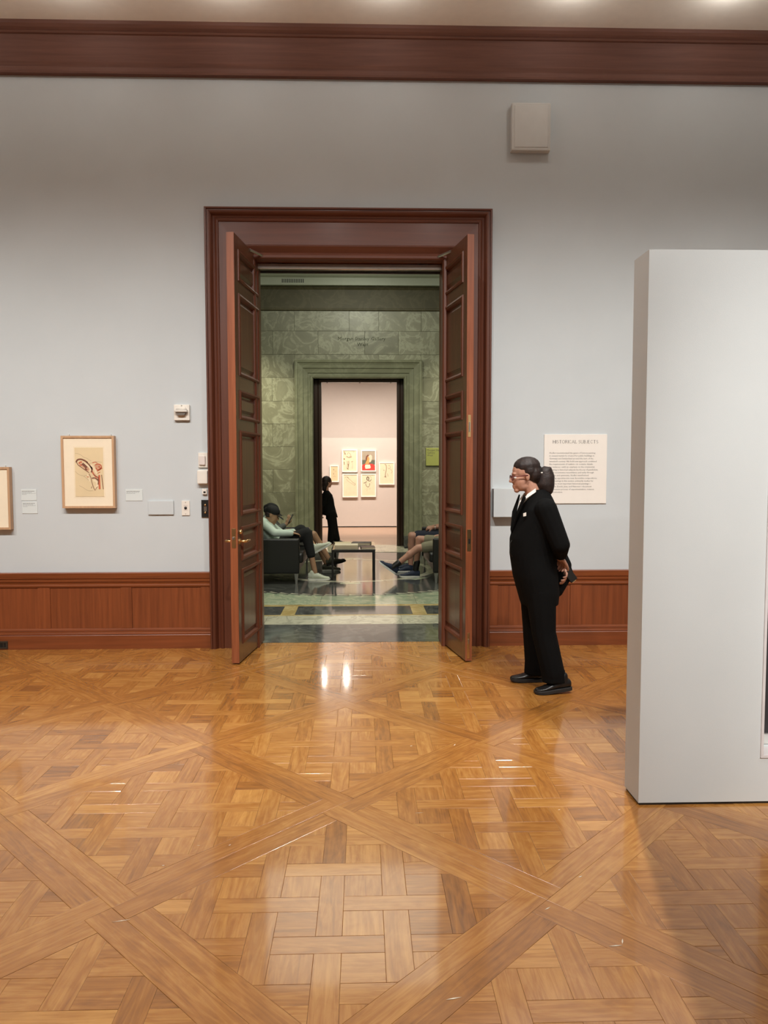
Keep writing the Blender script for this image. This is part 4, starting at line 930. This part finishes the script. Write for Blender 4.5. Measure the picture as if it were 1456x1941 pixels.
for sg in (-1, 1):
    lapel.rings([[(1.128,5.25+sg*.075,1.375),(1.095,5.25+sg*.03,1.27),(1.060,5.25+sg*.004,1.10),(1.058,5.25+sg*.03,1.13),(1.082,5.25+sg*.09,1.25),(1.13,5.25+sg*.11,1.36)],
                 [(1.118,5.25+sg*.075,1.378),(1.086,5.25+sg*.03,1.272),(1.052,5.25+sg*.004,1.10),(1.050,5.25+sg*.03,1.13),(1.074,5.25+sg*.09,1.255),(1.12,5.25+sg*.11,1.365)]])
obj('lapels', lapel, M_SUIT, jo)
obj('badge', MB().slabxz([(1.102,1.255),(1.122,1.262),(1.122,1.238),(1.102,1.234)], 5.095, 5.103), M_WHITE, jo)
tr_ = MB()
tr_.loft([((1.248,5.25,z), (rx,0,0), (0,ry,0)) for z, rx, ry in ((.60,.125,.175),(.72,.128,.18),(.84,.125,.175))])
chain(tr_, [(1.243,5.155,.70),(1.262,5.135,.42),(1.325,5.115,.14)], (.108,.085,.082)); chain(tr_, [(1.243,5.345,.70),(1.245,5.365,.42),(1.265,5.375,.12)], (.108,.082,.078))
tr_.loft([((1.335,5.115,.075),(.088,0,0),(0,.075,0)),((1.325,5.115,.16),(.083,0,0),(0,.075,0))]); tr_.loft([((1.262,5.378,.06),(.080,0,0),(0,.072,0)),((1.262,5.372,.16),(.078,0,0),(0,.072,0))])
soft('trousers', tr_, M_SUIT, t, .0075, 4)
shoe(t, (1.455,5.105,.022), (-1,-.10,0), M_SHOE, M_SOLE, .262, -.10, 1.0, M_SHOE); shoe(t, (1.335,5.375,.002), (-1,.02,0), M_SHOE, M_SOLE, .25, 0, 1.0, M_SHOE)
# shirt collar
co = MB()
for sg in (-1, 1):
    co.rings([[(1.205,5.25+sg*.068,1.425),(1.150,5.25+sg*.060,1.385),(1.112,5.25+sg*.022,1.325),(1.104,5.25+sg*.030,1.300),(1.125,5.25+sg*.075,1.345),(1.205,5.25+sg*.080,1.400)],
              [(1.208,5.25+sg*.060,1.425),(1.154,5.25+sg*.052,1.385),(1.118,5.25+sg*.016,1.325),(1.112,5.25+sg*.024,1.300),(1.133,5.25+sg*.068,1.345),(1.208,5.25+sg*.072,1.400)]])
obj('shirt_collar', co, M_SHIRTW, t)
# hair, ponytail
hr = MB(); f_, l_, u_ = axes(HF, HU)
hr.ell(A(-.024,0,.068), (.097,.082,.069), HM); hr.ell(A(-.03,0,.035), (.075,.084,.065), HM); hr.ell(A(-.062,0,.012), (.060,.080,.075), HM); hr.ell(A(-.085,0,-.02), (.035,.055,.055), HM)
soft_h = soft('hair', hr, M_HAIR, t, .005, 3)
pn = MB(); pn.cap((1.235,5.25,1.545), (1.262,5.25,1.535), .030, .034); pn.loft([((1.262,5.25,1.568),(.018,0,.012),(0,.03,0)),((1.282,5.25,1.552),(.048,0,.02),(0,.050,0)),((1.290,5.25,1.500),(.064,0,.01),(0,.062,0)),((1.284,5.25,1.445),(.070,0,-.008),(0,.064,0)),((1.287,5.25,1.405),(.056,0,-.012),(0,.050,0)),((1.296,5.25,1.372),(.022,0,-.006),(0,.022,0))])
soft('ponytail', pn, M_HAIR, soft_h, .005, 10)
obj('hair_tie', MB().tube([(1.250+.004*math.cos(k), 5.25+.036*math.cos(k*PI/6), 1.540+.036*math.sin(k*PI/6)) for k in range(13)], .008, 6), M_BLACK, soft_h)
obj('hair_clip', MB().ell((1.256,5.208,1.533), (.009,.004,.006), n=8, m=6), M_WHITE, soft_h)
# glasses and eyes
gl = MB()
for sg in (-1, 1):
    c = A(.098, sg*.033, -.006); ring = [c+(l_*math.cos(k*PI/8)*.024+u_*math.sin(k*PI/8)*.018)*.95 for k in range(17)]; gl.tube(ring, .0030, 6)
    gl.tube([A(.098, sg*.057, .004), A(.05, sg*.075, .002), A(-.010, sg*.082, .004)], .0032, 6)
gl.tube([A(.100,-.010,0), A(.104,0,.003), A(.100,.010,0)], .0028, 6)
obj('glasses', gl, M_GLASSR, t)
for sg in (-1, 1):
    e_ = obj('eye', MB().ell(A(.076, sg*.033, -.006), (.0115,.0115,.0115), n=10, m=7), mat('eye_white', (.75, .70, .65), .3), t, smooth=True)
    obj('iris', MB().ell(A(.0845, sg*.033, -.007), (.004,.005,.005), n=8, m=6), mat('eye_iris', (.03, .015, .01), .2), e_, smooth=True)
# ear-piece cable in front of the jacket
obj('radio_cable', MB().tube([(1.046,5.20,1.06),(1.032,5.18,1.045),(1.026,5.17,1.005),(1.032,5.18,.965),(1.052,5.20,.945)], .0022, 5), M_BLACK, t)
# two-way radio held behind the back
r = thing('handheld_radio', 'black handheld radio with a pale edge, held behind the back of the standing attendant', 'radio', (1.46, 5.27, .80))
RM = Matrix.Rotation(math.radians(-38), 3, 'Y')
def rb(name, x0, x1, y0, y1, z0, z1, m, bev=.003):
    mb = B(x0, x1, y0, y1, z0, z1); mb.v = [RM @ v + V((1.458, 5.255, .825)) for v in mb.v]; return obj(name, mb, m, r, bev)
rb('case', -.028, .028, -.018, .018, -.075, .060, M_BLACK); rb('antenna', .010, .022, -.008, .004, .060, .105, M_BLACK)
rb('belt_clip', -.016, .016, .018, .023, -.05, .03, M_STEEL, .001); rb('label_strip', -.02, .02, -.0195, -.0178, .015, .024, M_WHITE, .0005); rb('base_contact', -.020, .012, -.016, .012, -.081, -.075, M_BRASS, .001)

# ---- dark silhouette leaning in the inner doorway
LYY = 15.30
t = thing('person', 'dark silhouetted person in a black suit leaning in the inner doorway', 'person', (-.62, LYY, 0))
hc = (-.715, LYY, 1.262); k = .80
mb = MB(); A2, M2 = head(mb, hc, (.85,.45,-.1), (0,0,1), .93); mb.cap(A2(-.02,0,-.06), (-.735,LYY,1.06), .042, .046)
mb.loft([((x,LYY,z),(a,0,0),(0,b,0)) for x, z, a, b in ((-.66,.52,.085,.13),(-.68,.66,.09,.135),(-.70,.80,.085,.12),(-.72,.95,.085,.13),(-.735,1.06,.06,.11))])
AL = [(-.73,LYY-.16,1.02),(-.80,LYY-.17,.80),(-.83,LYY-.05,.64)]; AR = [(-.73,LYY+.16,1.02),(-.80,LYY+.17,.80),(-.83,LYY+.05,.64)]
for a in (AL, AR): chain(mb, a, (.042,.034,.022)); hand(mb, a[-1], (-.1,.2,-1), (.3,0,0), .85, .5, 1)
GL1 = [(-.645,LYY-.08,.62),(-.630,LYY-.07,.33),(-.655,LYY-.05,.07)]; GL2 = [(-.645,LYY+.08,.62),(-.590,LYY+.05,.34),(-.535,LYY+.02,.08)]
for a in (GL1, GL2): chain(mb, a, (.07,.045,.03))
soft('body', mb, M_SKIN, t, .009, 3)
jk = MB(); jk.loft([((x,LYY,z),(a,0,s_),(0,b,0)) for x, z, a, b, s_ in ((-.668,.565,.160,.165,-.03),(-.682,.66,.145,.16,-.02),(-.705,.78,.130,.145,0),(-.715,.90,.125,.155,0),(-.728,1.0,.108,.16,0),(-.735,1.06,.065,.11,0),(-.735,1.09,.04,.05,0))], 22)
for a in (AL, AR): chain(jk, a, (.062,.05,.04))
soft('jacket', jk, M_SUIT, t, .009, 4)
tr_ = MB(); tr_.loft([((-.655,LYY,z),(.10,0,0),(0,.145,0)) for z in (.50,.58,.66)])
for a in (GL1, GL2): chain(tr_, a, (.10,.078,.070))
soft('trousers', tr_, M_SUIT, t, .009, 4)
shoe(t, (-.70,LYY-.05,.0), (1,-.15,0), M_SHOE, M_SOLE, .23, 0, .9); shoe(t, (-.565,LYY+.02,.0), (1,-.1,0), M_SHOE, M_SOLE, .23, 0, .9)
hr = MB(); hr.ell(A2(-.030,0,.035), (.100,.086,.090), M2); hr.ell(A2(-.055,0,-.03), (.065,.082,.10), M2); hr.cap(A2(-.07,0,-.05), A2(-.065,0,-.16), .062, .050)
soft('hair', hr, M_HAIR, t, .009, 3)

# ---- seated people
def seated(label, loc, hc, hf, hu, pel, chest, sh, el, wr, hip, kn, an, skin, top, bottom, bot_frac, sleeve, hands, vox=.010, seat_r=.105):
    t = thing('person', label, 'person', loc); mb = MB(); A, M = head(mb, hc, hf, hu, 1.0)
    nk = (V(sh[0])+V(sh[1]))/2; pel = V(pel); chest = V(chest); lat = (V(sh[1])-V(sh[0])).normalized()
    mb.cap(A(-.02,0,-.06), nk, .050, .056)
    def torso(m, e):
        for q in (-.075, 0, .075):
            m.cap(pel+lat*q, chest+lat*q*1.1, .100+e, .105+e); m.cap(chest+lat*q*1.1, nk+lat*q*1.3-V((0,0,.03)), .105+e, .068+e)
        for s_ in sh: m.cap(nk, s_, .06+e, .056+e)
    torso(mb, 0)
    for i in (0, 1):
        chain(mb, [sh[i], el[i], wr[i]], (.046, .037, .026)); hand(mb, wr[i], *hands[i])
        chain(mb, [hip[i], kn[i], an[i]], (.078, .054, .036)); k2 = V(kn[i])+(V(an[i])-V(kn[i]))*.35; mb.ell(k2+(V(0) if False else V((0,0,0))), (.056,.05,.06))
    soft('body', mb, skin, t, vox, 3)
    s = MB(); torso(s, .016)
    for i in (0, 1):
        s.cap(sh[i], el[i], .062, .056)
        if sleeve[i] > 0: s.cap(el[i], V(el[i])+(V(wr[i])-V(el[i]))*sleeve[i], .056, .044)
    soft('shirt', s, top, t, vox, 4)
    b = MB()
    for i in (0, 1):
        b.cap(pel+V((0,0,-.01)), hip[i], seat_r+.012, seat_r); f1 = min(1, bot_frac[i])
        b.cap(hip[i], V(hip[i])+(V(kn[i])-V(hip[i]))*f1, .096, .078)
        if bot_frac[i] > 1: b.cap(kn[i], V(kn[i])+(V(an[i])-V(kn[i]))*(bot_frac[i]-1), .078, .062)
    soft('shorts' if max(bot_frac) <= 1 else 'trousers', b, bottom, t, vox, 4)
    return t, A, M
def cap_hat(t, A, M, m):
    c = MB(); c.ell(A(-.010,0,.058), (.106,.090,.075), M); c.cap(A(-.09,0,.035), A(-.03,0,.07), .05, .05)
    o = soft('cap', c, m, t, .008, 3)
    v = MB(); rs = []
    for d_ in (0, -.006):
        rs.append([A(x, y, .034-.35*max(0, x-.08)+d_-.4*y*y) for x, y in ((.07,-.075),(.12,-.068),(.155,-.045),(.172,0),(.155,.045),(.12,.068),(.07,.075))])
    v.rings(rs); obj('visor', v, m, o)
    h = MB(); h.ell(A(-.045,0,-.005), (.060,.079,.052), M); soft('hair', h, M_HAIR, t, .008, 3)
# man in mint shirt, near end of the left sofa
t, A, M = seated('person in a mint shirt and black cap slouching on the left sofa', (-1.15,10.45,.4), (-1.262,10.44,.905), (.93,-.05,-.38), (.38,0,.93), (-1.20,10.47,.515), (-1.33,10.46,.70),
    [(-1.375,10.28,.80),(-1.375,10.64,.80)], [(-1.20,10.20,.675),(-1.16,10.70,.62)], [(-.985,10.24,.665),(-.98,10.56,.66)], [(-1.13,10.38,.52),(-1.13,10.58,.52)], [(-.785,10.36,.655),(-.88,10.62,.68)], [(-.665,10.34,.115),(-.655,10.46,.43)],
    M_SKIN2, M_MINT, mat('black_trousers', (.010,.010,.010), .9), (1.55, 1.45), (1.0, 1.0), (((.8,.5,-.1),(.2,0,-1),1,.6,1),((.8,-.5,.0),(.1,0,-1),1,.6,-1)))
cap_hat(t, A, M, mat('black_cap', (.010,.010,.010), .8))
shoe(t, (-.765,10.34,.0), (1,-.05,0), M_SNKR, M_SOLEW, .29, 0, 1.05, M_SOLEW, 1.35); shoe(t, (-.695,10.45,.345), (1,-.05,0), M_SNKR, M_SOLEW, .28, .50, 1.05, M_SOLEW, 1.4)
# second man with a phone, far end of the left sofa
t, A, M = seated('person in a grey top and black cap looking at a phone on the left sofa', (-1.2,11.15,.4), (-1.355,11.14,.905), (.93,-.05,-.36), (.36,0,.93), (-1.22,11.15,.515), (-1.38,11.15,.70),
    [(-1.42,10.97,.80),(-1.42,11.33,.80)], [(-1.30,10.93,.62),(-1.28,11.38,.60)], [(-1.12,11.02,.735),(-1.02,11.25,.62)], [(-1.13,11.06,.51),(-1.13,11.26,.51)], [(-.725,11.03,.575),(-.75,11.26,.56)], [(-.475,11.03,.165),(-.56,11.24,.13)],
    M_SKIN2, M_GREYT, mat('charcoal_shorts', (.02,.02,.02), .9), (.85, .85), (.75, .4), (((.35,.2,.85),(-.5,.6,.1),1,.5,1),((.9,-.3,0),(0,0,-1),1,.4,-1)))
cap_hat(t, A, M, mat('black_cap', (.01,.01,.01)))
shoe(t, (-.535,11.03,.105), (1,-.05,0), M_SNKRD, M_SOLE, .29, .22, 1.0, M_SOLEW, 1.3); shoe(t, (-.62,11.25,.0), (1,.05,0), M_SNKRD, M_SOLEW, .28, 0, 1.0, M_SOLEW, 1.3)
ph = thing('phone', 'slim dark phone held up by the person in grey', 'phone', (-1.07, 11.03, .80)); ph.rotation_euler = (0, .5, .25)
obj('case', B(-.006, .006, -.036, .036, -.06, .085), M_BLACK, ph, .004, 2, local=True); obj('screen', B(-.0075, -.0055, -.032, .032, -.054, .078), mat('phone_screen', (.25,.28,.30), .1), ph, local=True)
# man with khaki shorts, near end of the right sofa
t, A, M = seated('person in khaki shorts and navy sneakers stretching a leg from the right sofa', (1.25,10.42,.4), (1.40,10.42,.98), (-.97,0,-.2), (-.2,0,.97), (1.30,10.42,.515), (1.42,10.42,.74),
    [(1.46,10.60,.86),(1.46,10.24,.86)], [(1.33,10.66,.64),(1.36,10.20,.64)], [(1.12,10.55,.60),(1.16,10.32,.585)], [(1.22,10.52,.50),(1.22,10.32,.50)], [(.80,10.56,.545),(.765,10.31,.445)], [(.755,10.55,.14),(.435,10.30,.195)],
    M_SKIN, M_STRIPE, M_KHAKI, (.72, .78), (0, 0), (((-.9,-.2,0),(0,0,-1),1,.5,1),((-.9,.2,0),(0,0,-1),1,.5,-1)))
for a, k in (((.755,10.55,.14),(.785,10.556,.30)), ((.435,10.30,.195),(.52,10.303,.26))):
    a = V(a); k = V(k); soft('sock', MB().cap(a-(k-a).normalized()*.02, a+(k-a).normalized()*.085, .043, .046), M_BLACK, t, .008, 3)
shoe(t, (.815,10.55,.0), (-1,.02,0), M_SNKRN, M_SOLEW, .29, 0, 1.0, M_NAVY, 1.3); shoe(t, (.455,10.30,.075), (-1,0,0), M_SNKRN, M_SOLEW, .29, .62, 1.0, M_NAVY, 1.3)
# man with clasped hands, far end of the right sofa
t, A, M = seated('person in navy shorts with clasped hands on the right sofa', (1.25,11.2,.4), (1.42,11.20,1.02), (-.97,0,-.2), (-.2,0,.97), (1.32,11.2,.52), (1.43,11.2,.76),
    [(1.45,11.38,.88),(1.45,11.02,.88)], [(1.26,11.42,.68),(1.27,11.0,.70)], [(1.05,11.25,.665),(1.06,11.14,.66)], [(1.24,11.30,.52),(1.24,11.10,.52)], [(.74,11.33,.53),(.735,11.09,.535)], [(.72,11.34,.11),(.715,11.08,.10)],
    M_SKIN, M_GREYT, M_NAVY, (.80, .80), (0, 0), (((-.85,-.45,-.1),(.3,-.5,-.6),.95,.7,1),((-.85,.45,-.1),(.3,.5,-.6),.95,.7,-1)))
shoe(t, (.775,11.34,.0), (-1,.05,0), M_SNKRN, M_SOLEW, .28, 0, 1.0, M_NAVY, 1.3); shoe(t, (.77,11.08,.0), (-1,-.05,0), M_SNKRN, M_SOLEW, .28, 0, 1.0, M_NAVY, 1.3)
wa = tag(obj('watch', MB().tube([(1.085+.004*math.cos(k*PI/5), 11.13+.032*math.cos(k*PI/5), .664+.030*math.sin(k*PI/5)) for k in range(11)], .007, 6), M_WHITE), 'pale wristwatch on the arm of the person with clasped hands', 'watch')
obj('dial', MB().ell((1.082,11.118,.697), (.014,.014,.005), n=10, m=6), M_BLACK, wa)
for o in list(bpy.data.meshes):
    if o.users == 0: bpy.data.meshes.remove(o)
